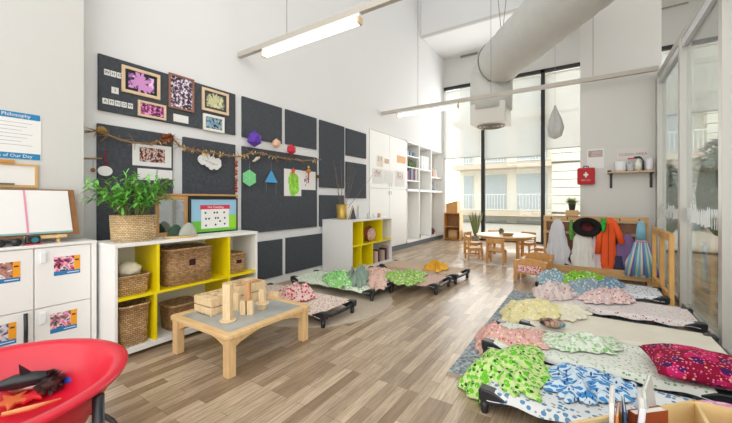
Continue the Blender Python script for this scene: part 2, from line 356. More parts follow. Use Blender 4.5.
# white frosted cut-out band on the glass
random.seed(3)
dec = mat('frosted_white_film', (238, 243, 246), 0.6)
for a, b2 in ((posts[0][0], posts[1][1]), (posts[1][0], posts[2][1])):
    mb = MB(); y = b2 + 0.02
    while y < a - 0.06:
        wd = random.uniform(0.035, 0.075); h0 = random.uniform(0.0, 0.03); h1 = random.uniform(0.12, 0.2)
        q = random.random()
        if q < 0.35: mb.prism([(y, 0.98 + h0), (y + wd, 0.98 + h0), (y + wd, 0.98 + h1), (y + wd / 2, 0.98 + h1 + 0.04), (y, 0.98 + h1)], 0.002, 0.0035, 'x')
        elif q < 0.7: mb.box(0.002, 0.0035, y + wd * 0.4, y + wd * 0.6, 0.98, 1.12); mb.prism([(y + wd * (0.5 + 0.5 * math.cos(k * PI / 5)), 1.12 + 0.05 * math.sin(k * PI / 5)) for k in range(10)], 0.002, 0.0035, 'x')
        else: mb.box(0.002, 0.0035, y, y + wd, 0.98 + h0, 0.98 + h1)
        y += wd + random.uniform(0.003, 0.02)
    mb.build('frosted_motif_band', dec, gp)

# ---------------- outside ----------------
extg = mat('terrace_concrete', (190, 186, 178), 0.9)
struct(bx('terrace', extg, (-25, 25, 11.0, 24, -0.25, -0.15)))
cream = mat('cream_render', (240, 236, 224), 0.9, var=0.05, vscale=2)
slabm = mat('balcony_slab', (214, 200, 182), 0.9); win = mat('apartment_glass', (186, 196, 202), 0.2); railm = mat('balcony_rail', (228, 232, 232), 0.5)
def apartment(loc, W, floors, bays, label, zb):
    t = thing('apartment_building', label, 'building', loc)
    MB().box(0, W, 0.9, 8, zb, 14).build('wall', cream, t)
    x = 0
    for bi, (kind, wd) in enumerate(bays):
        for z in floors:
            if kind == 'b':
                MB().box(x, x + wd, -0.4, 0.9, z - 0.28, z).build('balcony_slab', slabm, t)
                MB().box(x + 0.3, x + wd - 0.3, 0.84, 0.92, z + 0.1, z + 2.2).build('window', win, t)
                mb = MB(); mb.box(x, x + wd, -0.38, -0.34, z + 0.95, z + 1.0); mb.box(x, x + wd, -0.38, -0.34, z + 0.08, z + 0.12)
                for k in range(int(wd / 0.16)): mb.box(x + k * 0.16, x + k * 0.16 + 0.03, -0.37, -0.35, z + 0.1, z + 0.95)
                mb.build('railing', railm, t)
            elif kind == 'w':
                MB().box(x + wd * 0.2, x + wd * 0.8, 0.82, 0.93, z + 0.4, z + 2.1).build('window', win, t)
                MB().box(x, x + wd, 0.6, 0.9, z - 0.2, z).build('balcony_slab', slabm, t)
            elif kind == 'p':
                mb = MB()
                for k in range(6): mb.box(x, x + wd, 0.3, 0.9, z + k * 0.45, z + k * 0.45 + 0.42)
                mb.build('clad_pier', cream, t)
        x += wd
    return t
fz = [-2.2, 0.6, 3.4, 6.2, 9.0]
apartment((wy(455, 200, 21).x, 21, 0), 14.5, fz, [('b', 1.2), ('b', 2.0), ('b', 2.2), ('p', 1.5), ('w', 1.0), ('p', 1.5), ('b', 2.2), ('p', 0.5), ('b', 2.4)], 'cream apartment block with slatted balconies outside the tall windows', -4)
apartment((8.3, 21, 0), 12, fz, [('b', 2.2), ('p', 0.5), ('b', 2.4), ('p', 0.5), ('b', 2.4), ('p', 0.6), ('b', 3)], 'pale balconied apartment block seen through the glass partition', -4)
leafd = mat('hedge_leaves', (70, 104, 50), 0.8, var=0.4, vscale=6)
def bush(c, r, hgt, label, seed):
    random.seed(seed); t = thing('garden_shrub', label, 'shrub', (c[0], c[1], -0.15))
    mb = MB()
    for k in range(900):
        a = random.uniform(0, 2 * PI); ph = random.uniform(-0.6, 1.4); q = r * (0.75 + 0.3 * random.random())
        p = Vector((q * math.cos(a) * math.cos(ph), q * math.sin(a) * math.cos(ph), hgt * 0.58 + hgt * 0.45 * math.sin(ph)))
        mb.leaf(p, (math.cos(a), math.sin(a), random.uniform(-0.3, 0.9)), random.uniform(0.12, 0.22), 0.04)
    mb.ball((0, 0, hgt * 0.55), r * 0.85, (1, 1, hgt * 0.45 / r), 3, 0.2)
    mb.build('foliage', leafd, t); MB().tube([(0, 0, 0), (0.05, 0, hgt * 0.5)], 0.06, 8).build('stem', brownw, t)
bush((1.8, 12.2), 0.42, 2.3, 'dark green shrub outside, nearest the pillar, behind the glass partition', 1)
bush((4.45, 12.6), 0.6, 2.6, 'dark green shrub outside, rightmost behind the glass partition', 2)
bush((3.0, 12.5), 0.55, 2.9, 'tallest dark shrub outside, between the two other shrubs', 4)

# ---------------- ceiling fittings, duct ----------------
tubem = mat('fluorescent_tube', (255, 246, 230), 0.4, emit=9.0)
wire = mat('steel_wire', (140, 138, 132), 0.4, metal=0.6)
def light_bar(Y, z, x1, tubes, label, tl):
    t = thing('suspended_light_rail', label, 'light', (WX + 0.01, Y, z), group='light rails hung across the room')
    L = x1 - WX - 0.01
    MB().box(0, L, -0.03, 0.03, -0.03, 0.04).build('rail', greyrail, t, bev=0.004)
    for q in (0.9, 2.4, 4.0):
        if q < L: MB().tube([(q, 0, 0.05), (q, 0, 7.2 - z)], 0.004, 6).build('hanging_wire', wire, t)
    for a, b2 in tubes:
        g = MB().box(a, b2, -0.03, 0.03, -0.07, -0.03).build('batten', lam, t, bev=0.005)
        MB().tube([(a + 0.03, -0.022, -0.115), (b2 - 0.03, -0.022, -0.115)], 0.016, 10).tube([(a + 0.03, 0.022, -0.115), (b2 - 0.03, 0.022, -0.115)], 0.016, 10).build('tube', tubem, g)
        MB().box(a, a + 0.03, -0.04, 0.04, -0.135, -0.065).build('end_cap', palew, g, bev=0.004); MB().box(b2 - 0.03, b2, -0.04, 0.04, -0.135, -0.065).build('end_cap', palew, g, bev=0.004)
    return t
yb = wx(239, 56, WX).y; zb = wx(239, 56, WX).z
def xat(u, Y): return wy(u, 200, Y).x - WX
light_bar(yb, zb, 1.6, [(xat(263, yb), xat(360, yb))], 'grey rail with bright twin tube light across the upper left, nearest the camera', None)
light_bar(6.6, 3.22, 0.92, [(xat(397, 6.6), xat(458, 6.6))], 'thin grey rail with lit tube crossing in front of the far duct elbow', None)
ductm = mat('duct_fabric', (204, 204, 200), 0.85, bump=0.3, bscale=14, var=0.03, vscale=5)
def PT(u, v, t): d = ray(u, v); return Vector((d[0] * t, d[1] * t, H + d[2] * t))
E0 = PT(495, 66, 7.3); E1 = PT(588, -2, 4.5); Bt = PT(489, 112, 7.35)
dirv = (E1 - E0); dirv.z = 0.02 * dirv.length; E2 = E0 + dirv * 2.3
t = thing('air_duct', 'large pale fabric air duct running diagonally under the ceiling to an elbow', 'duct', (E0.x, E0.y, 0))
def loc(p): return Vector((p[0] - E0.x, p[1] - E0.y, p[2]))
rd = 0.45
mb = MB(); pts = []; rr = []
n0 = 40
for k in range(n0 + 1):
    q = k / n0; p = E0 + (E2 - E0) * (0.02 + q * 0.98); pts.append(loc(p)); rr.append(rd + (0.008 if k % 2 else -0.006))
mb.tube(pts, rr, 32); mb.build('long_sleeve', ductm, t, smooth=True)
mb = MB(); vpt = []
bd = dirv.normalized()
for k in range(13):
    a = k / 12 * PI / 2; c = E0 + bd * 0.25
    base = Vector((E0.x, E0.y, E0.z)) - bd * 0.12
    vpt.append(loc(Vector((E0.x, E0.y, E0.z)) + bd * (0.22 - 0.42 * math.sin(a)) - Vector((0, 0, 1)) * 0.40 * (1 - math.cos(a))))
vpt.append(Vector((vpt[-1].x, vpt[-1].y, Bt.z + 0.05)))
mb.tube(vpt, [rd - 0.01 * (k % 2) for k in range(len(vpt))], 32); mb.build('elbow_sleeve', ductm, t, smooth=True)
mb = MB(); p = loc(E0 + bd * 0.2)
ring = []
sd = bd.cross(Vector((0, 0, 1)))
mb.tube([p + (sd * math.cos(a) + Vector((0, 0, 1)) * math.sin(a)) * (rd + 0.005) for a in [2 * PI * k / 32 for k in range(33)]], 0.018, 6); mb.build('clamp_band', wire, t, smooth=True)
bxp = vpt[-1]
mb = MB(); mb.box(bxp.x - 0.36, bxp.x + 0.36, bxp.y - 0.36, bxp.y + 0.36, bxp.z - 0.32, bxp.z + 0.12); mb.build('diffuser_box', mat('duct_box', (222, 220, 212), 0.6), t, bev=0.01)
mb = MB()
for r_ in (0.3, 0.22, 0.14, 0.06): mb.lathe([(r_, -0.33), (r_ - 0.02, -0.35), (r_ - 0.035, -0.33)], 24, (bxp.x, bxp.y, bxp.z), cap=False)
mb.build('vent_rings', mat('vent_grey', (150, 146, 138), 0.5), t)
mb = MB()
for q in (0.05, 0.3, 0.62): 
    p = E0 + (E2 - E0) * q; MB().tube([loc((p.x, p.y, p.z + rd)), loc((p.x - 0.25, p.y + 0.1, 7.2))], 0.007, 6).build('hanging_wire', wire, t)
    MB().tube([loc((p.x, p.y, p.z + rd)), loc((p.x + 0.3, p.y - 0.1, 7.2))], 0.007, 6).build('hanging_wire', wire, t)
mb.bm.free()
for (u, v, lb) in ((469, 55, 'slim grey slot vent on the bulkhead above the leftmost window'), (673, 5, 'slim grey slot vent on the wall high above the glass partition')):
    p = wy(u, v, YF)
    t = thing('slot_vent', lb, 'vent', (p.x, YF, p.z), group='slot vents')
    MB().box(-0.27, 0.27, -0.03, 0, -0.05, 0.05).build('grille_frame', mat('vent_frame', (168, 164, 156), 0.5), t)
    mb = MB()
    for k in range(8): mb.box(-0.25 + k * 0.065, -0.21 + k * 0.065, -0.035, -0.028, -0.035, 0.035)
    mb.build('slot', mat('vent_dark', (110, 106, 100), 0.6), t)
# hanging paper ornament by the window
p = wy(555, 124, 8.2)
t = thing('paper_lantern', 'white petal shaped paper ornament hanging in front of the window right of the duct', 'hanging ornament', (p.x, p.y, p.z))
MB().tube([(0, 0, 0.4), (0, 0, 7.2 - p.z)], 0.003, 5).build('string', wire, t)
MB().lathe([(0.01, 0.40), (0.05, 0.27), (0.11, 0.1), (0.15, -0.1), (0.11, -0.26), (0.02, -0.32)], 24, rip=lambda a, z: 1 + 0.16 * math.cos(8 * a)).build('paper_petals', mat('tissue_paper', (206, 208, 208), 0.8), t, smooth=True)

# ---------------- left wall pinboards ----------------
BX = WX
def board(tlp, brp, label, zb=None):
    a = wx(tlp[0], tlp[1], BX + 0.03); c = wx(brp[0], brp[1], BX + 0.03)
    z0 = c.z if zb is None else zb
    o = MB().box(0, 0.03, 0, c.y - a.y, 0, a.z - z0).build('pinboard', felt, None, (BX + 0.002, a.y, z0), bev=0.003)
    return tag(o, label, 'pinboard', 'charcoal pinboards on the left wall')
board((98.5, 53), (235.5, 135), 'long charcoal pinboard high on wall, carrying the framed flower pictures')
board((97.5, 123), (173, 240), 'charcoal pinboard behind the potted plant', 0.75)
board((183.3, 136.6), (235.5, 230), 'charcoal pinboard behind the garland with the cloud cut-out', 0.78)
board((242.6, 96), (282, 144), 'bare charcoal pinboard in top row, above the purple paper gem')
board((286, 109), (316.6, 149.5), 'bare charcoal pinboard in top row, above the red paper ball')
board((320, 119.5), (344.4, 188.5), 'tall charcoal pinboard above the gold vase twigs')
board((346.4, 128), (366.2, 158.7), 'small charcoal pinboard in top row, next to the white cupboards')
board((346.4, 161.5), (366.2, 198.4), 'charcoal pinboard just left of white cupboards, second from top')
board((242.5, 146), (317, 222.3), 'large charcoal pinboard with green painting and blue triangle', 0.79)
board((258.7, 242), (282.5, 275), 'low charcoal pinboard near floor, beside the yellow and white shelf', None)
board((286.5, 238), (322.5, 265), 'low charcoal pinboard near floor, left of the far yellow shelf', None)
board((320, 195), (344.4, 222), 'charcoal pinboard partly hidden behind the gold vase', 0.79)
# framed pictures
FXX = BX + 0.034
pinkf = blotch('purple_flower_print', [(18, 20, 24), (28, 34, 44), (120, 70, 130), (214, 150, 214), (245, 214, 245)], 16)
darkf = blotch('dark_bouquet_print', [(20, 18, 20), (70, 60, 44), (90, 52, 96), (210, 190, 214), (240, 240, 244)], 34)
magf = blotch('magenta_petal_print', [(40, 18, 44), (110, 36, 96), (190, 80, 150), (240, 180, 220)], 40)
grnf = blotch('pale_bloom_print', [(40, 44, 48), (90, 92, 90), (180, 184, 150), (226, 224, 170)], 18)
bluf = blotch('blue_water_print', [(30, 46, 60), (80, 130, 160), (170, 200, 220), (50, 50, 56)], 20)
def framed(name, tlp, brp, fm_, pm, label, cat, w=0.03, X=FXX, group=None, mount=None):
    a = wx(tlp[0], tlp[1], X + 0.02); c = wx(brp[0], brp[1], X + 0.02); L = c.y - a.y; hh = a.z - c.z
    t = thing(name, label, cat, (X, a.y, c.z), 0, group)
    MB().box(0, 0.02, 0, w, 0, hh).box(0, 0.02, L - w, L, 0, hh).box(0, 0.02, w, L - w, 0, w).box(0, 0.02, w, L - w, hh - w, hh).build('frame', fm_, t, bev=0.002)
    if mount:
        MB().box(0.0, 0.008, w, L - w, w, hh - w).build('mount', mount, t); m2 = w + 0.03
        MB().box(0.008, 0.0095, m2, L - m2, m2, hh - m2).build('picture', pm, t)
    else: MB().box(0.0, 0.008, w, L - w, w, hh - w).build('picture', pm, t)
    return t, L, hh
dmount = mat('dark_mount', (40, 38, 40), 0.8)
def flower(parent, cy, cz, R, m1, m2, seed):
    random.seed(seed); mb = MB()
    for k in range(26):
        a = random.uniform(0, 2 * PI); q = R * random.uniform(0.4, 1)
        p0 = (0, cy, cz); d = Vector((0, math.cos(a), math.sin(a)))
        s_ = Vector((0, -d.z, d.y)); A = Vector(p0) + s_ * R * 0.10; B_ = Vector(p0) - s_ * R * 0.10; Cc = Vector(p0) + d * q + s_ * R * 0.1; D = Vector(p0) + d * q - s_ * R * 0.1
        zz = 0.0098 + k * 0.00002
        vs_ = [mb.bm.verts.new((zz, v.y, v.z)) for v in (A, Cc, Vector(p0) + d * q * 1.15, D, B_)]
        mb.bm.faces.new(vs_)
    mb.build('flower_print', m1, parent)
g = 'framed nature pictures on the long pinboard'
ft, L, hh = framed('framed_picture', (122, 64), (160.5, 100), palew, pinkf, 'pale wood framed picture of a big pink-purple flower', 'picture', 0.03, group=g, mount=mat('night_print', (26, 30, 36), 0.6))
flower(ft, L * 0.47, hh * 0.5, 0.125, mat('lilac_petals', (212, 150, 208), 0.7), None, 4)
framed('framed_picture', (169.2, 72), (194.5, 112.8), mat('rose_wood', (150, 104, 86), 0.5), darkf, 'upright brown framed picture of a dark bouquet', 'picture', 0.02, group=g)
ft, L, hh = framed('framed_picture', (202.5, 86.5), (229, 115.7), palew, grnf, 'pale wood framed picture of a grey-green bloom', 'picture', 0.03, group=g, mount=mat('slate_print', (70, 72, 76), 0.7))
flower(ft, L * 0.45, hh * 0.5, 0.10, mat('pale_petals', (206, 206, 160), 0.7), None, 9)
framed('framed_picture', (203.6, 112.9), (224.7, 133.4), mat('white_frame', (235, 232, 224), 0.5), bluf, 'small white framed blue picture, lowest and rightmost of the framed set', 'picture', 0.03, group=g)
framed('framed_picture', (138.4, 99.4), (166.4, 120.6), palew, magf, 'low pale wood framed picture of magenta petals', 'picture', 0.022, group=g)
inkm = mat('dark_ink', (60, 60, 64), 0.7)
def card(u, v, w_, h_, label, body=None, group=None, X=FXX, name='letter_card', m=paper, cat='card', rot=0.0):
    p = wx(u, v, X); t = thing(name, label, cat, (X, p.y, p.z - h_), 0, group)
    MB().box(0, 0.003, 0, w_, 0, h_).build('sheet', m, t)
    if body: text('lettering', body, h_ * 0.75, inkm, t, (0.0035, w_ / 2, h_ / 2), LEFTW)
    return t
for i, ch in enumerate('WHO'): card(104 + i * 6.4, 68.6 + i * 1.75, 0.048, 0.056, 'small white letter card, %s in the top row of three' % ['leftmost', 'middle', 'rightmost'][i], ch, 'letter cards on the long pinboard')
card(111.4, 86.5, 0.06, 0.062, 'small white letter card standing alone in the middle row', 'I', 'letter cards on the long pinboard')
for i, ch in enumerate('AM NOW'.replace(' ', '')): card(102.3 + i * 6.35, 97.6 + i * 1.3, 0.046, 0.054, 'small white letter card, %s in the bottom row of five' % ['first from the left', 'second from the left', 'middle one', 'second from the right', 'last on the right'][i], ch, 'letter cards on the long pinboard')
card(173.3, 113.5, 0.17, 0.085, 'blank white caption label under the upright brown frame', None, None, name='caption_label', cat='label')
# prints on board behind the plant
ph = blotch('warm_photo_print', [(30, 24, 30), (96, 50, 60), (180, 110, 90), (235, 225, 215), (60, 60, 90)], 30)
t = card(132.3, 142, 0.385, 0.235, 'white sheet with dark warm photo pinned above the plant', name='mounted_photo', cat='photo', X=FXX)
MB().box(0.003, 0.0045, 0.065, 0.315, 0.045, 0.195).build('photo_print', ph, t)
card(137.5, 168, 0.19, 0.12, 'plain white sheet pinned below the mounted photo, left one', name='paper_sheet', cat='paper')
card(156.5, 169.5, 0.165, 0.10, 'plain white sheet pinned below the mounted photo, right one', name='paper_sheet', cat='paper')
# cloud cut-out
p = wx(210, 162, FXX + 0.03)
t = thing('cloud_cutout', 'white scalloped paper cloud hanging under the garland', 'paper decoration', (FXX + 0.03, p.y, p.z))
random.seed(5); mb = MB()
for k in range(16):
    cy, cz = random.uniform(-0.11, 0.11), random.uniform(-0.055, 0.055) - 0.0
    cz += -0.25 * cy; r_ = random.uniform(0.035, 0.055); xx = 0.0004 * k
    mb.prism([(cy + r_ * math.cos(a), cz + r_ * math.sin(a)) for a in [2 * PI * q / 12 for q in range(12)]], xx, xx + 0.003, 'x')
mb.build('paper_scallops', paper, t); mb = MB()
for k in range(5): mb.box(0.011, 0.0115, -0.10 + k * 0.03, -0.085 + k * 0.045, 0.02 - k * 0.012, 0.026 - k * 0.012)
mb.build('ink_marks', mat('grey_ink', (150, 150, 156), 0.7), t)
MB().tube([(0.006, 0, 0.08), (0.01, 0, 0.14)], 0.002, 5).build('string', wire, t)
# garland branch
gp_ = [(84, 132), (97, 130.5), (108, 135), (120, 140), (135, 142.5), (150, 144), (162, 140), (172, 137.5), (180, 146), (192, 150), (205, 152), (218, 153.5), (228, 155.5), (240, 157), (250, 153), (262, 153), (274, 157), (288, 158.5), (302, 160.5), (321, 160)]
G = [wx(u, v, BX + 0.09) for u, v in gp_]; g0 = G[0]
t = thing('branch_garland', 'long bare brown branch garland strung across the pinboards', 'garland', g0)
mb = MB(); random.seed(9)
mb.tube([p - g0 for p in G], [0.003] + [0.007] * (len(G) - 2) + [0.004], 7)
for q in (1, 2):
    mb.tube([p - g0 + Vector((0.01 * math.sin(i * 1.3 + q), 0, 0.014 * math.sin(i * 1.9 + q * 2))) for i, p in enumerate(G)], 0.004, 6)
for i in range(1, len(G) - 1):
    for k in range(3):
        d = Vector((random.uniform(-0.01, 0.05), random.uniform(-0.12, 0.12), random.uniform(-0.1, 0.1))); mb.tube([G[i] - g0, G[i] - g0 + d], [0.004, 0.0015], 5)
mb.build('branch', mat('dry_twig', (150, 118, 84), 0.8), t)
mb = MB()
for i in range(6, len(G)):
    for k in range(14 if i < 17 else 8):
        f_ = random.random(); a = G[i - 1].lerp(G[i], f_) - g0
        mb.leaf(a, (random.uniform(0, 0.6), random.uniform(-1, 1), random.uniform(-1, 1)), random.uniform(0.03, 0.06), 0.008, 0.2)
mb.build('dried_leaves', mat('dry_straw', (222, 196, 146), 0.8, var=0.25, vscale=30), t)
mb = MB()
for k in range(50):
    a = G[6].lerp(G[7], random.random()) - g0 + Vector((0.01, 0, 0.01)); mb.leaf(a, (random.uniform(0, 0.6), random.uniform(-1, 0.3), random.uniform(-0.6, 0.5)), 0.07, 0.008, 0.2)
mb.build('orange_leaves', mat('rust_leaf', (176, 104, 58), 0.8), t)
mb = MB().ball(wx(101.5, 130, BX + 0.1) - g0, 0.035, (1, 1.25, 1), 2, 0.3); mb.build('seed_pod', mat('seed_pod', (150, 118, 62), 0.8, bump=0.8, bscale=80), t)
mb = MB(); a = wx(256, 158, BX + 0.11) - g0
for k in range(3): mb.tube([a + Vector((0, 0.06, 0.015)), a + Vector((0.01, 0.0, -0.01 * k)), a + Vector((0.01, -0.03 - 0.015 * k, -0.05))], [0.012, 0.016, 0.010], 7)
mb.build('driftwood', mat('pale_driftwood', (222, 206, 184), 0.8), t, smooth=True)
def gemobj(u, v, r_, m, label, name='paper_gem', sc=(0.7, 1, 1), sub=1, cat='paper decoration', X=BX + 0.12, rough=0.15):
    p = wx(u, v, X); o = MB().ball((0, 0, 0), r_, sc, sub, rough).build(name, m, None, p)
    return tag(o, label, cat)
gemobj(254.5, 139, 0.115, mat('violet_card', (92, 52, 168), 0.6), 'faceted violet paper gem above the branch garland')
gemobj(276.5, 143.5, 0.075, mat('peach_card', (226, 186, 158), 0.7), 'peach coloured paper gem between the violet and red ones')
gemobj(291.5, 149.5, 0.085, mat('red_card', (196, 40, 60), 0.6), 'red paper gem above the garland, next to the peach gem')
p = wx(249.3, 178, BX + 0.07)
t = thing('paper_hexagon', 'pale green paper hexagon hanging on the strip left of big pinboard', 'paper decoration', p)
MB().prism([(0.12 * math.cos(PI / 6 + k * PI / 3), 0.115 * math.sin(PI / 6 + k * PI / 3)) for k in range(6)], 0, 0.006, 'x').build('card_face', mat('mint_card', (128, 214, 148), 0.7), t)
mb = MB()
for k in range(6):
    a = PI / 6 + k * PI / 3; mb.tube([(0.008, 0, 0), (0.008, 0.12 * math.cos(a), 0.115 * math.sin(a))], 0.002, 4)
mb.build('fold_line', mat('mint_line', (160, 232, 176), 0.7), t)
MB().tube([(0.003, 0, 0.1), (0.01, 0, 0.22)], 0.0015, 4).build('string', wire, t)
p = wx(271, 178, BX + 0.07)
t = thing('paper_triangle', 'bright blue paper triangle hanging on the big pinboard', 'paper decoration', p)
MB().prism([(-0.115, -0.065), (0.115, -0.065), (0, 0.11)], 0, 0.012, 'x').build('card_face', mat('blue_card', (74, 160, 214), 0.6), t)
MB().tube([(0.006, 0, 0.1), (0.01, 0, 0.24)], 0.0015, 4).tube([(0.006, -0.09, -0.06), (0.006, -0.09, -0.2)], 0.0015, 4).tube([(0.006, 0.09, -0.06), (0.006, 0.09, -0.24)], 0.0015, 4).build('string', wire, t)
t = card(284, 168.5, 0.37, 0.42, 'white sheet with a loose green painting, pinned on the big pinboard', name='green_painting', cat='painting', X=FXX)
gpm = mat('green_poster_paint', (150, 214, 70), 0.7, var=0.3, vscale=14)
random.seed(2); mb = MB()
for k in range(9):
    cy, cz, r_ = 0.19 + 0.05 * math.sin(k * 2.0), 0.09 + 0.027 * k, random.uniform(0.055, 0.085); xx = 0.003 + 0.0003 * k
    mb.prism([(cy + r_ * (1 + 0.1 * math.sin(3 * a + k)) * math.cos(a), cz + r_ * math.sin(a) * 1.1) for a in [2 * PI * q / 18 for q in range(18)]], xx, xx + 0.001, 'x')
mb.build('painted_shape', gpm, t)
t = card(300.5, 170.5, 0.36, 0.31, 'white collage sheet with purple and red marks beside the green painting', name='collage_sheet', cat='paper', X=FXX - 0.0005)
mb = MB()
for k in range(12):
    cy, cz = random.uniform(0.08, 0.17), random.uniform(0.06, 0.27); mb.box(0.003, 0.004, cy, cy + 0.02, cz, cz + 0.02)
mb.build('purple_marks', mat('purple_ink', (96, 70, 120), 0.7), t)
p = wx(293, 171, BX + 0.08); mb = MB()
mb.prism([((0.055 if k % 2 == 0 else 0.025) * math.sin(k * PI / 5), (0.055 if k % 2 == 0 else 0.025) * math.cos(k * PI / 5)) for k in range(10)], 0, 0.012, 'x')
tag(mb.build('paper_star', mat('coral_card', (222, 90, 66), 0.6), None, p), 'small coral paper star at the top of the green painting', 'paper decoration')
p = wx(308.5, 171, BX + 0.09); t = thing('bead_ornament', 'orange bell ornament with red tassel hanging on the collage sheet', 'ornament', p)
MB().ball((0, 0, 0), 0.042, (1, 1, 0.85), 2).build('bell', mat('amber_bead', (196, 116, 40), 0.4), t, smooth=True); MB().ball((0, 0, 0.06), 0.02).build('bead', mat('gold_bead', (206, 190, 80), 0.4), t)
MB().tube([(0, 0, -0.03), (0, 0, -0.2)], [0.012, 0.008], 7).build('tassel', mat('red_tassel', (170, 40, 40), 0.8), t); MB().tube([(0, 0, 0.07), (-0.01, 0, 0.12)], 0.002, 4).build('string', wire, t)
gemobj(317.5, 176.5, 0.032, mat('brown_pod', (110, 70, 40), 0.7), 'brown seed ball at the right end below the garland', 'seed_ball', (1, 1, 1), 2, 'ornament', BX + 0.07)
# bead strand
p = wx(236.3, 158, BX + 0.09); t = thing('bead_strand', 'strand of cream, red and brown beads between two pinboards', 'ornament', p)
random.seed(1); z = 0
for k in range(12):
    r_ = 0.014 + 0.012 * random.random(); z -= r_; MB().ball((0, 0, z), r_, (1, 1, 1), 1).build('bead', [mat('cream_bead', (214, 196, 160), 0.5), mat('red_bead', (176, 40, 50), 0.5), mat('rust_bead', (170, 96, 60), 0.5)][(k * 2) % 3 if k < 9 else 1], t, smooth=True); z -= r_ * 0.9
p = wx(105, 171, BX + 0.05); t = thing('name_disc', 'round white tag with red ribbon hanging at left above plant', 'ornament', p)
MB().prism([(0.06 * math.cos(a), 0.048 * math.sin(a)) for a in [2 * PI * k / 20 for k in range(20)]], 0, 0.006, 'x').build('disc', paper, t)
MB().tube([(0.004, -0.02, 0.08), (0.004, 0, 0.05), (0.004, 0.03, 0.085), (0.004, 0.0, 0.1), (0.004, 0, 0.2)], 0.006, 5).build('ribbon', mat('dark_red_ribbon', (140, 36, 50), 0.7), t)
p = wx(93, 170, BX + 0.05); t = thing('twig_hanger', 'short twig with a brown ball, hanging on the white wall left of pinboards', 'ornament', p)
MB().ball((0, 0, 0), 0.02).build('ball', brownw, t); MB().tube([(0, -0.07, 0.10), (0, 0.07, 0.115)], 0.008, 6).build('twig', mat('dry_twig', (132, 98, 66)), t); MB().tube([(0, 0, 0.02), (0, 0, 0.1)], 0.0015, 4).build('string', wire, t)

# ---------------- poster, framed board on the pier ----------------
PX = -3.6
a = wx(41, 116, PX); b_ = wx(41, 160.5, PX); L = 0.62; hz = a.z - b_.z
t = thing('information_poster', 'white poster with blue title bands on the grey pier wall', 'poster', (PX, a.y - L, b_.z))
MB().box(0, 0.004, 0, L, 0, hz).build('sheet', paper, t)
bluem = mat('poster_blue', (22, 128, 182), 0.6)
MB().box(0.004, 0.005, 0, L - 0.005, hz - 0.045, hz).build('title_band', bluem, t); MB().box(0.004, 0.005, 0, L - 0.005, 0.0, 0.045).build('lower_band', bluem, t)
text('lettering', 'Centre Philosophy', 0.036, paper, t, (0.0052, L - 0.06, hz - 0.022), LEFTW, 'RIGHT'); text('lettering', 'Parts of Our Day', 0.034, paper, t, (0.0052, L - 0.05, 0.022), LEFTW, 'RIGHT')
mb = MB()
for k in range(7): mb.box(0.004, 0.0045, 0.05, L - 0.05 - 0.03 * (k % 3), hz - 0.08 - k * 0.028, hz - 0.077 - k * 0.028)
mb.build('printed_lines', mat('faint_print', (150, 162, 176), 0.7), t)
a = wx(38, 164.8, PX + 0.02); b_ = wx(38, 188, PX + 0.02); L = 0.6; hh = a.z - b_.z
t = thing('framed_whiteboard', 'small pine framed whiteboard on the pier wall above the easel board', 'whiteboard', (PX, a.y - L, b_.z))
fmw = mat('golden_pine', (206, 168, 110), 0.5)
MB().box(0, 0.02, 0, L, 0, 0.02).box(0, 0.02, 0, L, hh - 0.014, hh).box(0, 0.02, L - 0.016, L, 0.02, hh - 0.014).build('frame', fmw, t); MB().box(0, 0.008, 0, L - 0.016, 0.02, hh - 0.014).build('board', paper, t)
MB().box(0.02, 0.035, 0.1, L - 0.13, hh, hh + 0.022).build('wooden_clip_rail', mat('clip_wood', (190, 140, 74), 0.5), t); MB().box(0.02, 0.03, 0.1, L - 0.13, 0.02, 0.032).build('pen_tray', mat('tray_grey', (96, 100, 92), 0.5), t)

# ---------------- white cubby with photo cards ----------------
CXF = -3.30
def cz(u, v, X=CXF): return wx(u, v, X)
ztop = cz(91, 245).z + 0.015; zm = cz(60, 304.5).z
t = thing('white_cupboard', 'low white door cupboard against the pier, photo cards on its doors', 'cupboard', (CXF, 0, 0))
y1 = cz(96.5, 243).y
MB().box(-0.28, -0.02, -0.35, y1, 0, ztop).build('body', lam, t)
MB().box(-0.28, 0.01, -0.35, y1, ztop, ztop + 0.02).build('top', lam, t, bev=0.003)
MB().box(-0.02, 0.0, cz(91.5, 250).y, y1, 0, ztop).build('side_frame', lam, t)
colsY = [(cz(34.3, 250).y + 0.002, cz(91, 250).y - 0.002)]
wd = colsY[0][1] - colsY[0][0]
for k in (1, 2): colsY.append((colsY[0][0] - (wd + 0.006) * k, colsY[0][1] - (wd + 0.006) * k))
docs = [(cz(53.7, 257.2), cz(80, 272.5)), None, None]
orange = mat('orange_strip', (240, 160, 20), 0.6); cblue = mat('card_blue', (32, 120, 180), 0.6)
clearp = mat('clear_white_plastic', (232, 236, 238), 0.2)
k = 0
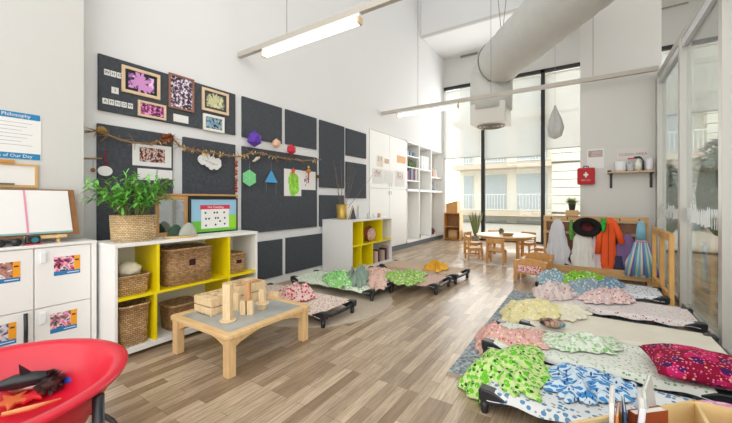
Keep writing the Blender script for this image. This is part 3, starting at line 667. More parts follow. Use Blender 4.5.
for ci, (ya, yb2) in enumerate(colsY):
    for ri, (za, zb2) in enumerate(((zm + 0.003, ztop - 0.006), (0.04, zm - 0.003))):
        d = MB().box(-0.018, 0.0, ya, yb2, za, zb2).build('door', lam, t, bev=0.003)
        MB().box(0.0, 0.018, ya + 0.025, ya + 0.06, zb2 - 0.11, zb2 - 0.03).build('handle', clearp, d, bev=0.006)
        if ci < 2:
            ca, cb_ = cz(53.7, 257.4), cz(80, 272.4)
            Y0, Y1 = ca.y - (wd + 0.006) * ci, cb_.y - (wd + 0.006) * ci
            if ri == 0: Z1, Z0 = ca.z, cb_.z
            else: Z1, Z0 = cz(49.5, 314.4).z, cz(77, 327.4).z; Y0 -= 0.02; Y1 -= 0.02
            c = thing('photo_card', '%s photo card with orange strip and blue band, %s cupboard door' % (['pink and white', 'pink and green', 'brown and red', 'blue and white'][k], ['upper right', 'upper left', 'lower right', 'lower left'][k]), 'photo card', (CXF, Y0, Z0), group='photo cards on the white cupboard')
            ww, hq = Y1 - Y0, Z1 - Z0
            MB().box(0, 0.002, 0, ww, 0, hq).build('backing', paper, c)
            MB().box(0.002, 0.003, 0, ww * 0.76, hq * 0.22, hq).build('photo_print', blotch('card_photo', [[(24, 22, 34), (90, 40, 70), (230, 110, 150), (236, 232, 236), (60, 46, 70)], [(30, 28, 36), (80, 120, 80), (230, 100, 160), (240, 236, 236), (50, 60, 80)], [(40, 28, 30), (120, 70, 70), (190, 150, 130), (150, 60, 60), (230, 220, 220)], [(24, 28, 50), (90, 110, 150), (220, 220, 226), (200, 150, 160), (30, 30, 40)]][k], 22), c)
            MB().box(0.002, 0.003, ww * 0.76, ww, hq * 0.22, hq).build('orange_strip', orange, c)
            MB().box(0.003, 0.0035, ww * 0.80, ww * 0.95, hq * 0.72, hq * 0.8).build('name_mark', inkm, c)
            MB().box(0.002, 0.003, 0, ww, 0, hq * 0.22).build('blue_band', cblue, c)
            MB().box(0.003, 0.0035, ww * 0.5, ww * 0.95, hq * 0.09, hq * 0.13).build('caption_line', paper, c)
            k += 1
MB().tube([(0.02, cz(25, 313).y, cz(25, 313).z), (0.05, cz(24, 328).y, cz(25, 328).z), (0.02, cz(25, 343).y, cz(25, 343).z)], 0.012, 8).build('black_handle', blackp, t, smooth=True)
# easel board on the cupboard
zt = ztop + 0.02
p = cz(42, 238, -3.42); t = thing('easel_board', 'wide white board leaning on a small pine easel on the cupboard', 'display board', (-3.42, p.y, zt))
zb0 = cz(72, 232, -3.40).z - zt; zt0 = cz(72, 191, -3.5).z - zt
ey = cz(72, 232, -3.42).y - p.y
def slab(mbx, ya, yb_, z0, z1, off, th):
    vs_ = []
    for (yy, zz) in ((ya, z0), (yb_, z0), (yb_, z1), (ya, z1)):
        x = 0.02 - 0.12 * (zz - z0) / (zt0 - zb0) * 1.0; vs_.append((x + off, yy, zz))
    A = [mbx.bm.verts.new(v) for v in vs_]; B_ = [mbx.bm.verts.new((v[0] - th, v[1], v[2])) for v in vs_]
    mbx.bm.faces.new(A); mbx.bm.faces.new(B_[::-1])
    for k in range(4): mbx.bm.faces.new((A[k], B_[k], B_[(k + 1) % 4], A[(k + 1) % 4]))
mb = MB(); slab(mb, -0.75, ey + 0.045, zb0 - 0.02, zt0 + 0.01, -0.008, 0.014); mb.build('wood_backing', brownw, t)
mb = MB(); slab(mb, -0.75, ey, zb0, zt0, 0, 0.006); mb.build('white_panel', paper, t)
mb = MB(); slab(mb, -0.75, ey, zb0, zb0 + 0.014, 0.002, 0.001); mb.build('teal_edge', mat('teal_edge', (130, 176, 172), 0.6), t)
ry = cz(27.5, 200, -3.42).y - p.y
mb = MB(); slab(mb, ry - 0.006, ry + 0.006, zb0, zt0, 0.003, 0.002); mb.build('pink_ribbon', mat('pink_ribbon', (222, 150, 176), 0.7), t)
e0, e1 = cz(24, 236, -3.40).y - p.y, cz(66, 236, -3.40).y - p.y
MB().box(0.0, 0.05, e0, e1, zb0 - 0.035, zb0 - 0.012).build('easel_ledge', birch, t, bev=0.003)
for yy in (e0 + 0.03, e1 - 0.05): MB().tube([(0.04, yy, 0), (0.0, yy + 0.01, zb0 - 0.015)], 0.013, 8).build('easel_leg', birch, t)
p = cz(12, 243, -3.4); t = thing('binocular_set', 'black binoculars lying under the easel board', 'binoculars', (-3.38, p.y - 0.01, zt))
MB().tube([(-0.03, -0.06, 0.028), (0.05, -0.06, 0.028)], [0.018, 0.028], 12).tube([(-0.03, 0.02, 0.028), (0.05, 0.02, 0.028)], [0.018, 0.028], 12).build('barrel_pair', blackp, t, smooth=True); MB().box(-0.01, 0.02, -0.05, 0.01, 0.02, 0.04).build('bridge', blackp, t)
p = cz(34, 241, -3.33); t = thing('toy_camera', 'small black and teal toy with red feet under the easel', 'toy', (-3.36, p.y, zt))
MB().box(-0.02, 0.02, -0.04, 0.04, 0.008, 0.065).build('toy_body', blackp, t, bev=0.01); MB().lathe([(0.016, 0), (0.02, 0.015)], 14).build('toy_lens', mat('teal_lens', (40, 120, 130), 0.3), t, loc=(0.02, 0.005, 0.035)).rotation_euler = (0, PI / 2, 0)
MB().box(-0.02, 0.03, -0.045, 0.045, 0, 0.009).build('red_foot', mat('toy_red', (190, 50, 70), 0.5), t)
# ---------------- shelf units ----------------
innerw = mat('inner_laminate', (232, 232, 222), 0.5)
def shelf_unit(loc_, L, D, Hh, up, lo, label, yrange, kick=0.06):
    t = thing('toy_shelf', label, 'shelf', loc_)
    th = 0.022
    MB().box(-D, 0, 0, th, 0, Hh - th).build('side_panel', lam, t, bev=0.002); MB().box(-D, 0, L - th, L, 0, Hh - th).build('side_panel', lam, t, bev=0.002)
    MB().box(-D, 0.004, -0.003, L + 0.003, Hh - th, Hh + 0.006).build('top', lam, t, bev=0.003)
    MB().box(-D, 0, th, L - th, kick - 0.03, kick + 0.012).build('bottom_panel', lam, t)
    MB().box(-D, -D + 0.01, th, L - th, kick, Hh - th).build('back_panel', innerw, t)
    zm_ = (Hh - th + kick) / 2
    MB().box(-D + 0.01, -0.003, th, L - th, zm_ - 0.011, zm_ + 0.011).build('middle_shelf', yel, t)
    for y in up: MB().box(-D + 0.01, -0.003, y - 0.011, y + 0.011, zm_ + 0.011, Hh - th).build('divider', yel, t)
    for y in lo: MB().box(-D + 0.01, -0.003, y - 0.011, y + 0.011, kick + 0.012, zm_ - 0.011).build('divider', yel, t)
    if yrange: MB().box(-D + 0.01, -0.005, th, th + 0.003, kick + 0.012, Hh - th).build('yellow_lining', yel, t)
    return t, zm_ + 0.011, kick + 0.012
def yv(u, X): return wx(u, 200, X).y
SX = -3.02; S0 = yv(114.5, SX); S1 = yv(257.5, SX); SL = S1 - S0
s1, zA, zB = shelf_unit((SX, S0, 0), SL, 0.42, 0.9, [yv(158.5, SX) - S0, yv(229.5, SX) - S0], [yv(156, SX) - S0, yv(229.5, SX) - S0], 'white shelf with yellow dividers holding baskets, behind the small table', False)
TX = -3.22; T0 = yv(352, TX); T1 = yv(392, TX); TLn = T1 - T0
s2, zC, zD = shelf_unit((TX, T0, 0), TLn, 0.64, 0.905, [yv(363, TX) - T0, yv(382.3, TX) - T0], [yv(361.5, TX) - T0, yv(372.8, TX) - T0], 'far white shelf with yellow compartments beside the low cots', True)
def basket_mb(w_, d_, h_, taper=0.9, n=40, p=5.0, th=0.01):
    def se(a): return (abs(math.cos(a)) ** p + abs(math.sin(a)) ** p) ** (-1 / p)
    mb = MB(); rings = []
    prof = [(taper, 0), ((taper + 1) / 2, h_ / 2), (1, h_), (1.02, h_), (0.94, h_), (0.93 * (taper + 1) / 2, h_ / 2), (0.93 * taper, 0.012)]
    for s_, z in prof:
        rings.append([mb.bm.verts.new((d_ / 2 * s_ * se(2 * PI * k / n) * math.cos(2 * PI * k / n), w_ / 2 * s_ * se(2 * PI * k / n) * math.sin(2 * PI * k / n), z)) for k in range(n)])
    for a, b in zip(rings, rings[1:]):
        for k in range(n): mb.bm.faces.new((a[k], a[(k + 1) % n], b[(k + 1) % n], b[k]))
    mb.bm.faces.new(rings[0][::-1]); mb.bm.faces.new(rings[-1]); return mb
wk1 = weave('brown_wicker', (232, 194, 144), (188, 148, 102), 30); wk2 = weave('dark_wicker', (218, 178, 130), (172, 132, 92), 36); wk3 = weave('straw_wicker', (240, 214, 168), (212, 178, 128), 34)
hole = mat('basket_hole', (50, 16, 22), 0.9)
def basket(x, y, z, w_, d_, h_, m, label, hole_=True, group=None, p=5.0, taper=0.9):
    t = thing('wicker_basket', label, 'basket', (x, y, z), group=group)
    basket_mb(w_, d_, h_, taper, p=p).build('woven_body', m, t, smooth=True)
    n = 40
    def se(a): return (abs(math.cos(a)) ** p + abs(math.sin(a)) ** p) ** (-1 / p)
    MB().tube([(d_ / 2 * se(a) * math.cos(a) * 1.0, w_ / 2 * se(a) * math.sin(a) * 1.0, h_) for a in [2 * PI * k / n for k in range(n + 1)]], 0.011, 6).build('rim', m, t, smooth=True)
    if hole_: MB().box(d_ / 2 * 0.955, d_ / 2 * 0.985 + 0.003, -0.03, 0.03, h_ * 0.52, h_ * 0.7).build('handle_hole', hole, t)
    return t
g = 'wicker baskets on the yellow shelf'
def yc(u, X): return yv(u, X)
eU = [S0 + 0.022, yv(158.5, SX), yv(229.5, SX), S1 - 0.022]; eL = [S0 + 0.022, yv(156, SX), yv(229.5, SX), S1 - 0.022]
cU = [(a + b) / 2 for a, b in zip(eU, eU[1:])]; wU = [b - a - 0.022 for a, b in zip(eU, eU[1:])]; cL = [(a + b) / 2 for a, b in zip(eL, eL[1:])]; wL = [b - a - 0.022 for a, b in zip(eL, eL[1:])]
basket(SX - 0.16, cU[0] - 0.01, zA, 0.25, 0.24, 0.15, wk1, 'small wicker basket holding a white bundle, upper left compartment', False, g)
basket(SX - 0.19, cU[1] - 0.03, zA, 0.43, 0.33, 0.32, wk2, 'large square wicker basket in the upper middle compartment', True, g, 8.0, 0.98)
basket(SX - 0.17, cU[2] - 0.02, zA, 0.2, 0.26, 0.20, wk1, 'small wicker basket in the upper right compartment', True, g)
basket(SX - 0.17, cL[0], zB, wL[0] - 0.03, 0.30, 0.32, wk1, 'big wicker basket in the lower left compartment', False, g, 6.0)
basket(SX - 0.17, cL[1] - 0.06, zB, 0.28, 0.26, 0.22, wk2, 'wicker basket in the lower middle compartment, behind the table leg', True, g)
basket(SX - 0.17, cL[2], zB, 0.2, 0.26, 0.2, wk2, 'dark wicker basket in the lower right compartment, behind the block towers', True, g)
p = (SX - 0.16, cU[0] - 0.01, zA + 0.14)
tag(MB().ball((0, 0, 0.05), 0.085, (1, 1, 0.75), 3, 0.35).build('cloth_bundle', mat('ivory_cloth', (228, 220, 198), 0.9, bump=0.5, bscale=20), None, p, smooth=True), 'white knotted cloth bundle in the small upper left basket', 'cloth')
# plant
p = wx(134, 240, SX - 0.2); 
t = thing('potted_plant', 'bushy bright green leafy plant in a straw basket on the shelf', 'plant', (SX - 0.205, p.y, 0.906))
basket_mb(0.33, 0.33, 0.22, 0.93, p=2.3).build('straw_basket_pot', wk3, t, smooth=True)
MB().lathe([(0.14, 0.17), (0.14, 0.18)], 20).build('soil', mat('soil', (60, 46, 36), 0.95), t)
random.seed(11); lm = mat('fresh_green_leaf', (112, 190, 76), 0.5, var=0.45, vscale=9); mb = MB(); sm = MB()
for k in range(60):
    a = random.uniform(0, 2 * PI); rr_ = random.uniform(0.03, 0.30) ; top = Vector((math.cos(a) * rr_ * 0.7, math.sin(a) * rr_ * 1.1, 0.36 + random.uniform(0, 0.24) * (1 - rr_)))
    b0 = Vector((math.cos(a) * 0.06, math.sin(a) * 0.06, 0.18)); mid = b0.lerp(top, 0.5) + Vector((0, 0, 0.06))
    sm.tube([b0, mid, top], 0.0035, 5)
    for q in range(15):
        f_ = 0.3 + 0.7 * q / 14; base = b0.lerp(mid, f_ * 2) if f_ < 0.5 else mid.lerp(top, f_ * 2 - 1)
        d = Vector((math.cos(a) * 0.5 + random.uniform(-1, 1), math.sin(a) * 0.5 + random.uniform(-1, 1), random.uniform(-0.4, 0.7)))
        mb.leaf(base, d, random.uniform(0.05, 0.095), random.uniform(0.008, 0.013), 0.3)
mb.build('foliage', lm, t); sm.build('stems', mat('plant_stem', (120, 130, 70), 0.7), t)
# mirror, wood frame and counting poster
def standing(name, u0, u1, v0, v1, X, fm_, m, label, cat, w=0.02, lean=0.03, zb=0.906):
    a = wx(u0, v0, X); c = wx(u1, v1, X); L = c.y - a.y; hh = a.z - zb
    t = thing(name, label, cat, (X, a.y, zb))
    MB().box(0, 0.018, 0, w, 0, hh).box(0, 0.018, L - w, L, 0, hh).box(0, 0.018, w, L - w, 0, w).box(0, 0.018, w, L - w, hh - w, hh).build('frame', fm_, t, bev=0.002)
    MB().box(0.004, 0.01, w, L - w, w, hh - w).build('panel', m, t)
    return t, L, hh
mirror = mat('mirror_glass', (205, 210, 214), 0.04, metal=1.0)
corkm = mat('pine_display_frame', (206, 158, 104), 0.5, var=0.1)
standing('wooden_display_frame', 163, 237, 193.5, 233, SX - 0.40, corkm, mat('dark_backing', (48, 42, 38), 0.7), 'wide pine frame standing behind the mirror and counting poster', 'frame')
standing('standing_mirror', 154.5, 187, 196, 236, SX - 0.33, corkm, mirror, 'pine framed mirror standing behind the stone tray', 'mirror', 0.035)
t, L, hh = standing('counting_poster', 189, 236.8, 198, 231.5, SX - 0.28, blackm, mat('poster_sky', (150, 196, 222), 0.5), 'black framed colourful chart with red banner on the shelf', 'poster', 0.014)
MB().box(0.0102, 0.0108, 0.014, L - 0.014, 0.014, hh * 0.35).build('green_field', mat('chart_green', (110, 190, 60), 0.6), t)
MB().box(0.0108, 0.0112, L * 0.78, L * 0.96, hh * 0.1, hh * 0.5).build('lime_field', mat('lime', (150, 210, 50), 0.6), t)
MB().box(0.0112, 0.0125, L * 0.22, L * 0.80, hh * 0.13, hh * 0.76).build('white_sheet', paper, t)
MB().box(0.0125, 0.0135, L * 0.20, L * 0.82, hh * 0.68, hh * 0.80).build('red_banner', mat('banner_red', (206, 50, 84), 0.6), t)
text('lettering', 'Our Counting', 0.032, paper, t, (0.0137, L * 0.51, hh * 0.74), LEFTW)
mb = MB()
for (a, b) in ((0.1, 0.85), (0.45, 0.85), (0.56, 0.85), (0.85, 0.85), (0.12, 0.5), (0.24, 0.5), (0.5, 0.52), (0.6, 0.52), (0.88, 0.5), (0.68, 0.32), (0.12, 0.1), (0.5, 0.12), (0.88, 0.14)):
    cy, czz = L * (0.25 + 0.52 * a), hh * (0.17 + 0.48 * b); r_ = 0.011; mb.prism([(cy + r_ * math.cos(q), czz + r_ * math.sin(q)) for q in [2 * PI * k / 10 for k in range(10)]], 0.0126, 0.0132, 'x')
mb.build('counting_dots', inkm, t)
p = wx(182, 238, SX - 0.10)
t = tag(MB().lathe([(0.14, 0), (0.155, 0.012), (0.15, 0.016), (0.02, 0.012)], 28, sx=0.7).build('wooden_tray', birch, None, (SX - 0.12, p.y, 0.906), smooth=True), 'thin round wooden tray in front of the mirror', 'tray')
for (dy, r_, m, lb) in ((-0.03, 0.075, mat('dark_green_stone', (54, 84, 66), 0.8, bump=0.4), 'dark green arched stone on the wooden tray'), (0.055, 0.085, mat('pale_grey_stone', (172, 178, 166), 0.9, bump=0.5), 'pale grey rock shaped like a hill on the wooden tray')):
    mb = MB(); mb.lathe([(r_, 0), (r_ * 0.85, r_ * 0.6), (r_ * 0.45, r_ * 1.15), (r_ * 0.12, r_ * 1.35)], 14, sx=0.4, rip=lambda a, z: 1 + 0.08 * math.sin(3 * a + z * 30)); tag(mb.build('stone', m, None, (SX - (0.15 if dy < 0 else 0.09), p.y + dy, 0.923)), lb, 'stone')

# ---------------- things on and in the far shelf ----------------
def onT(u, dx): return (TX - dx, yv(u, TX - dx))
x, y = onT(342, 0.30)
y = T0 + 0.06
gold = mat('brushed_gold', (196, 164, 84), 0.35, metal=0.5)
pv = wx(342, 219, TX - 0.26)
t = thing('twig_vase', 'gold vase with bare twigs standing on the far shelf', 'vase', (TX - 0.36, T0 + 0.2, 0.912))
MB().lathe([(0.085, 0), (0.09, 0.05), (0.105, 0.26), (0.098, 0.26), (0.08, 0.02)], 24).build('vase_body', gold, t, smooth=True)
random.seed(21); mb = MB()
for k in range(9):
    a = random.uniform(-1, 1); b = random.uniform(-0.3, 0.9); pts = [Vector((0, 0, 0.05))]
    for q in range(1, 7): pts.append(Vector((0.05 * a * q / 2 + random.uniform(-0.01, 0.01), b * 0.19 * q + random.uniform(-0.02, 0.02), 0.05 + 0.17 * q * (1 - 0.25 * abs(b)))))
    mb.tube(pts, [0.006, 0.005, 0.004, 0.0035, 0.003, 0.002, 0.0015], 5)
    for q in (2, 3, 4, 5): mb.tube([pts[q], pts[q] + Vector((random.uniform(-0.06, 0.08), random.uniform(-0.12, 0.14), random.uniform(0.05, 0.13)))], [0.003, 0.001], 4)
mb.build('bare_twigs', mat('grey_twig', (120, 108, 100), 0.8), t)
t = thing('triangle_easel', 'small black triangular easel beside the gold vase', 'easel', (TX - 0.2, yv(353, TX - 0.2), 0.912))
MB().prism([(-0.12, 0), (0.1, 0), (0.0, 0.24)], -0.015, 0.0, 'x').build('black_face', blackm, t); MB().tube([(0.005, -0.12, 0), (0.005, 0, 0.25)], 0.008, 5).build('wood_edge', birch, t)
t = thing('stand_card', 'plain white card standing on the far shelf beside the easel', 'card', (TX - 0.3, yv(361, TX - 0.3), 0.912))
MB().box(0, 0.004, -0.08, 0.16, 0, 0.24).build('card_front', paper, t); MB().box(-0.05, -0.046, -0.08, 0.16, 0, 0.22).build('card_back', paper, t)
for k, (u, m, lb, r_) in enumerate(((368.5, mat('glass_jar_grey', (190, 196, 196), 0.2), 'small pale glass jar on the far shelf', 0.035), (374, paper, 'little white cup near the right end of far shelf', 0.03), (379, mat('tan_pot', (196, 160, 120), 0.6), 'small tan pot at the right end of the far shelf', 0.035))):
    tag(MB().lathe([(r_ * 0.8, 0), (r_, 0.03), (r_ * 0.9, 0.08), (r_ * 0.7, 0.08), (r_ * 0.6, 0.02)], 16).build('small_jar', m, None, (TX - 0.15, yv(u, TX - 0.15), 0.912), smooth=True), lb, 'jar')
cu = dotted('rose_print', (206, 168, 156), [((150, 60, 50), 30, 0.25, (1, 1, 1)), ((232, 210, 200), 22, 0.3, (1, 1, 1))])
t = thing('floor_cushion', 'rose cushion with rust back tucked in far shelf, upper middle compartment', 'cushion', (TX - 0.1, yv(371.5, TX - 0.1), zC + 0.0))
MB().ball((0, 0, 0.125), 0.13, (0.35, 1, 0.95), 3, 0.1).build('front_cover', cu, t, smooth=True); MB().ball((-0.06, 0.02, 0.14), 0.15, (0.25, 1, 0.95), 3, 0.1).build('back_cover', mat('rust_velvet', (146, 66, 44), 0.9), t, smooth=True)
random.seed(4)
for k in range(7):
    u = 375 + k * 2.3; h_ = random.uniform(0.2, 0.28); c_ = [(196, 150, 140), (230, 220, 210), (120, 70, 70), (170, 160, 170), (214, 190, 160), (90, 60, 60), (200, 180, 190)][k]
    tag(bx('picture_book', mat('book_cover_%d' % k, c_, 0.5), (-0.16, 0.0, -0.014, 0.014, 0, h_), None, (TX - 0.05, yv(u, TX - 0.05), zD)), '%s book in the lower right compartment of the far shelf' % ['rose', 'ivory', 'maroon', 'lilac grey', 'tan', 'dark brown', 'pale mauve'][k], 'book', 'books in the far shelf')

# ---------------- white wall cupboards and open shelving ----------------
KX = -3.89
c0, c1, c2, c3 = yv(369.5, KX) + 0.005, yv(406.5, KX), yv(419, KX), yv(431, KX); c4 = yv(443.5, KX)
zt_ = wx(390, 135.2, KX).z; zmid = wx(400, 189.5, KX).z
t = thing('tall_cupboard', 'tall white built-in cupboard with papers taped on its doors', 'cupboard', (KX, c0, 0))
LL = c1 - c0 - 0.004
MB().box(-0.35, -0.02, 0, LL, 0.12, zt_).build('body', lam, t); MB().box(-0.35, -0.01, 0, LL, 0, 0.115).build('kick_board', mat('slate_kick', (96, 104, 112), 0.6), t)
for k in range(2):
    for (za, zb2) in ((0.13, zmid - 0.005), (zmid + 0.005, zt_ - 0.01)):
        d = MB().box(-0.02, 0, k * LL / 2 + 0.004, (k + 1) * LL / 2 - 0.004, za, zb2).build('door', lam, t, bev=0.003)
        hy = LL / 2 + (0.06 if k else -0.06); zz = zb2 - 0.12 if za < 1 else za + 0.06
        MB().tube([(0, hy, zz), (0.02, hy, zz), (0.02, hy, zz + 0.06), (0, hy, zz + 0.06)], 0.005, 6).build('handle', wire, d)
t = thing('open_wall_shelving', 'tall white open shelving with books, left of the windows', 'shelving', (KX, c1, 0))
LL = c4 - c1; d1, d2 = c2 - c1, c3 - c1
mb = MB(); mb.box(-0.35, -0.34, 0, LL, 0.12, zt_); mb.build('back_panel', lam, t)
for y in (0, d1, d2, LL - 0.04): MB().box(-0.34, 0, y, y + 0.045, 0.12, zt_).build('upright', lam, t)
MB().box(-0.34, 0, 0, LL, zt_ - 0.03, zt_).build('top_panel', lam, t); MB().box(-0.34, 0, 0, LL, 0.12, 0.17).build('bottom_panel', lam, t); MB().box(-0.34, 0.0, 0, LL, zmid - 0.03, zmid + 0.03).build('middle_shelf', lam, t)
MB().box(-0.34, -0.01, 0, LL, 0, 0.115).build('kick_board', mat('slate_kick', (96, 104, 112)), t)
shz = {0: [wx(412, 156.5, KX).z, wx(412, 167.5, KX).z, wx(412, 180.8, KX).z], 1: [wx(425, 170, KX).z], 2: [wx(437, 177.8, KX).z]}
rng = [(0.045, d1), (d1 + 0.045, d2), (d2 + 0.045, LL - 0.04)]
for c_, zs in shz.items():
    for z in zs: MB().box(-0.34, -0.005, rng[c_][0], rng[c_][1], z - 0.015, z + 0.015).build('shelf_board', lam, t)
random.seed(14)
bc = [(210, 90, 120), (60, 90, 130), (40, 60, 90), (190, 170, 180), (60, 110, 140), (120, 60, 80), (220, 210, 200), (70, 70, 80)]
nmz = ['pink', 'denim blue', 'navy', 'mauve', 'teal blue', 'plum', 'ivory', 'charcoal']
for k in range(7):
    y = c1 + rng[0][0] + 0.06 + k * 0.085; h_ = random.uniform(0.22, 0.34)
    tag(bx('storage_book', mat('shelf_cover_' + nmz[k].replace(' ', '_'), bc[k], 0.6), (-0.13, 0, -0.03, 0.03, 0, h_), None, (KX - 0.01, y, shz[0][2] + 0.015)), '%s book standing on the wall shelving row of seven books' % nmz[k], 'book', 'books on the wall shelving')
for k in range(4):
    y = c1 + rng[0][0] + 0.28 + k * 0.12
    tag(MB().lathe([(0.035, 0), (0.04, 0.1), (0.02, 0.16), (0.015, 0.2)], 12).build('green_bottle', mat('olive_bottle', (96, 120, 70), 0.4), None, (KX - 0.08, y, shz[0][1] + 0.015), smooth=True), 'small olive green bottle on the second wall shelf', 'bottle', 'green bottles on the wall shelving')
for k in range(3):
    y = c1 + rng[0][0] + 0.1 + k * 0.2
    tag(MB().box(-0.1, 0, -0.07, 0.07, 0, 0.12).build('storage_tub', mat('blue_grey_tub_%d' % k, [(150, 170, 186), (120, 150, 160), (90, 110, 130)][k], 0.6), None, (KX - 0.03, y, shz[0][0] + 0.015), bev=0.008), '%s tub on the top left wall shelf' % ['pale blue grey', 'mid blue grey', 'dark blue grey'][k], 'tub', 'tubs on the top wall shelf')
for k in range(4):
    y = c1 + rng[1][0] + 0.22 + k * 0.13
    tag(bx('white_binder', mat('binder_white', (240, 240, 240), 0.5), (-0.14, 0, -0.045, 0.045, 0, 0.38), None, (KX - 0.01, y, shz[1][0] + 0.015)), 'tall white binder in the middle bay of the wall shelving', 'binder', 'white binders on the wall shelving')
for k, (z, y, m, lb) in enumerate(((shz[2][0] + 0.015, 0.25, mat('peach_toy', (222, 170, 150), 0.6), 'peach figurine on the right bay shelf of the wall shelving'), (shz[2][0] + 0.015, 0.5, paper, 'white figurine on the right bay shelf of wall shelving'), (zmid + 0.03, 0.4, mat('grey_toy', (170, 172, 180), 0.6), 'grey figurine standing on the middle board of wall shelving'))):
    tag(MB().lathe([(0.06, 0), (0.05, 0.08), (0.03, 0.13), (0.045, 0.18), (0.01, 0.24)], 14).build('figurine', m, None, (KX - 0.08, c1 + rng[2][0] + y, z), smooth=True), lb, 'figurine')
tag(MB().ball((0, 0, 0.1), 0.13, (0.55, 1.3, 0.8), 3, 0.3).build('cloth_bag', mat('plum_cloth', (120, 50, 66), 0.9), None, (KX - 0.14, c1 + rng[2][0] + 0.35, 0.17), smooth=True), 'plum coloured cloth bag on the floor of the wall shelving', 'bag')
tag(MB().lathe([(0.03, 0), (0.035, 0.06), (0.015, 0.12)], 12).build('small_figure', brownw, None, (KX - 0.05, c1 + rng[1][0] + 0.1, 0.17)), 'tiny brown figure low in the middle bay of shelving', 'figurine')
def dpaper(u0, v0, u1, v1, m, label):
    a = wx(u0, v0, KX + 0.002); c = wx(u1, v1, KX + 0.002)
    t = thing('taped_sheet', label, 'paper', (KX + 0.001, a.y, c.z), group='sheets taped on the tall cupboard'); MB().box(0, 0.003, 0, c.y - a.y, 0, a.z - c.z).build('sheet', m, t); return t, c.y - a.y, a.z - c.z
pr1 = blotch('sheet_photo', [(60, 60, 70), (190, 170, 160), (236, 232, 230), (170, 120, 100), (240, 240, 240)], 14)
for (a, m, lb, pic) in (((377, 155, 383, 167), creamp, 'cream sheet with small photo at the left of the cupboard papers', 1), ((384.5, 158.5, 389, 164), mat('beige_sheet', (214, 190, 166), 0.8), 'small beige sheet between the photo sheets on the cupboard', 0), ((372.5, 168, 383, 184), paper, 'large white sheet with photos, lower left on the cupboard', 1),
                        ((384, 170, 393, 184), paper, 'plain white sheet in the middle of the cupboard papers', 0), ((397, 155, 405.5, 164), mat('peach_sheet', (240, 196, 150), 0.8), 'peach coloured sheet at the upper right of the cupboard', 0), ((395, 170, 404.5, 187), paper, 'white sheet with dark photos, lower right on the cupboard', 1)):
    t, L, hh = dpaper(*a, m, lb)
    if pic: MB().box(0.003, 0.004, L * 0.15, L * 0.8, hh * 0.45, hh * 0.9).build('photo_print', pr1, t)
# ---------------- rugs ----------------
t = tag(MB().lathe([(0.95, 0.0), (0.95, 0.008), (0.92, 0.010)], 72).build('round_rug', mat('taupe_rug', (190, 176, 158), 0.95, bump=0.4, bscale=120, var=0.06, vscale=20), None, (-2.83, 3.2, 0.0005)), 'round taupe rug lying under the two nearer left cots', 'rug')
bgr = bpy.data.materials.new('blue_grey_rug'); bgr.use_nodes = True; nt = bgr.node_tree; b = nt.nodes['Principled BSDF']; b.inputs['Roughness'].default_value = 0.95
tc = nt.nodes.new('ShaderNodeTexCoord'); n = nt.nodes.new('ShaderNodeTexNoise'); n.inputs['Scale'].default_value = 34; n.inputs['Detail'].default_value = 6; nt.links.new(tc.outputs['Object'], n.inputs[0])
r = nt.nodes.new('ShaderNodeValToRGB'); r.color_ramp.elements[0].position = 0.36; r.color_ramp.elements[0].color = lin((92, 106, 120)); r.color_ramp.elements[1].position = 0.66; r.color_ramp.elements[1].color = lin((190, 198, 200)); nt.links.new(n.outputs['Fac'], r.inputs[0]); nt.links.new(r.outputs[0], b.inputs['Base Color'])
rc = fl(447, 373.5); rf = fl(511, 291)
t = thing('area_rug', 'blue grey speckled rug under the row of cots on the right', 'rug', (rc.x, rc.y, 0.0005))
MB().box(0, 1.55, 0, rf.y - rc.y, 0, 0.010).build('pile', bgr, t); MB().box(0, 1.55, -0.015, 0.012, 0, 0.011).build('hem', mat('rug_hem', (170, 156, 140), 0.9), t)
tag(MB().lathe([(0.95, 0), (0.95, 0.008), (0.93, 0.01)], 60).build('round_mat', mat('pale_round_mat', (222, 214, 202), 0.95, bump=0.3, bscale=100), None, (-1.45, 7.6, 0.0005)), 'pale round mat under the far wooden table', 'rug')

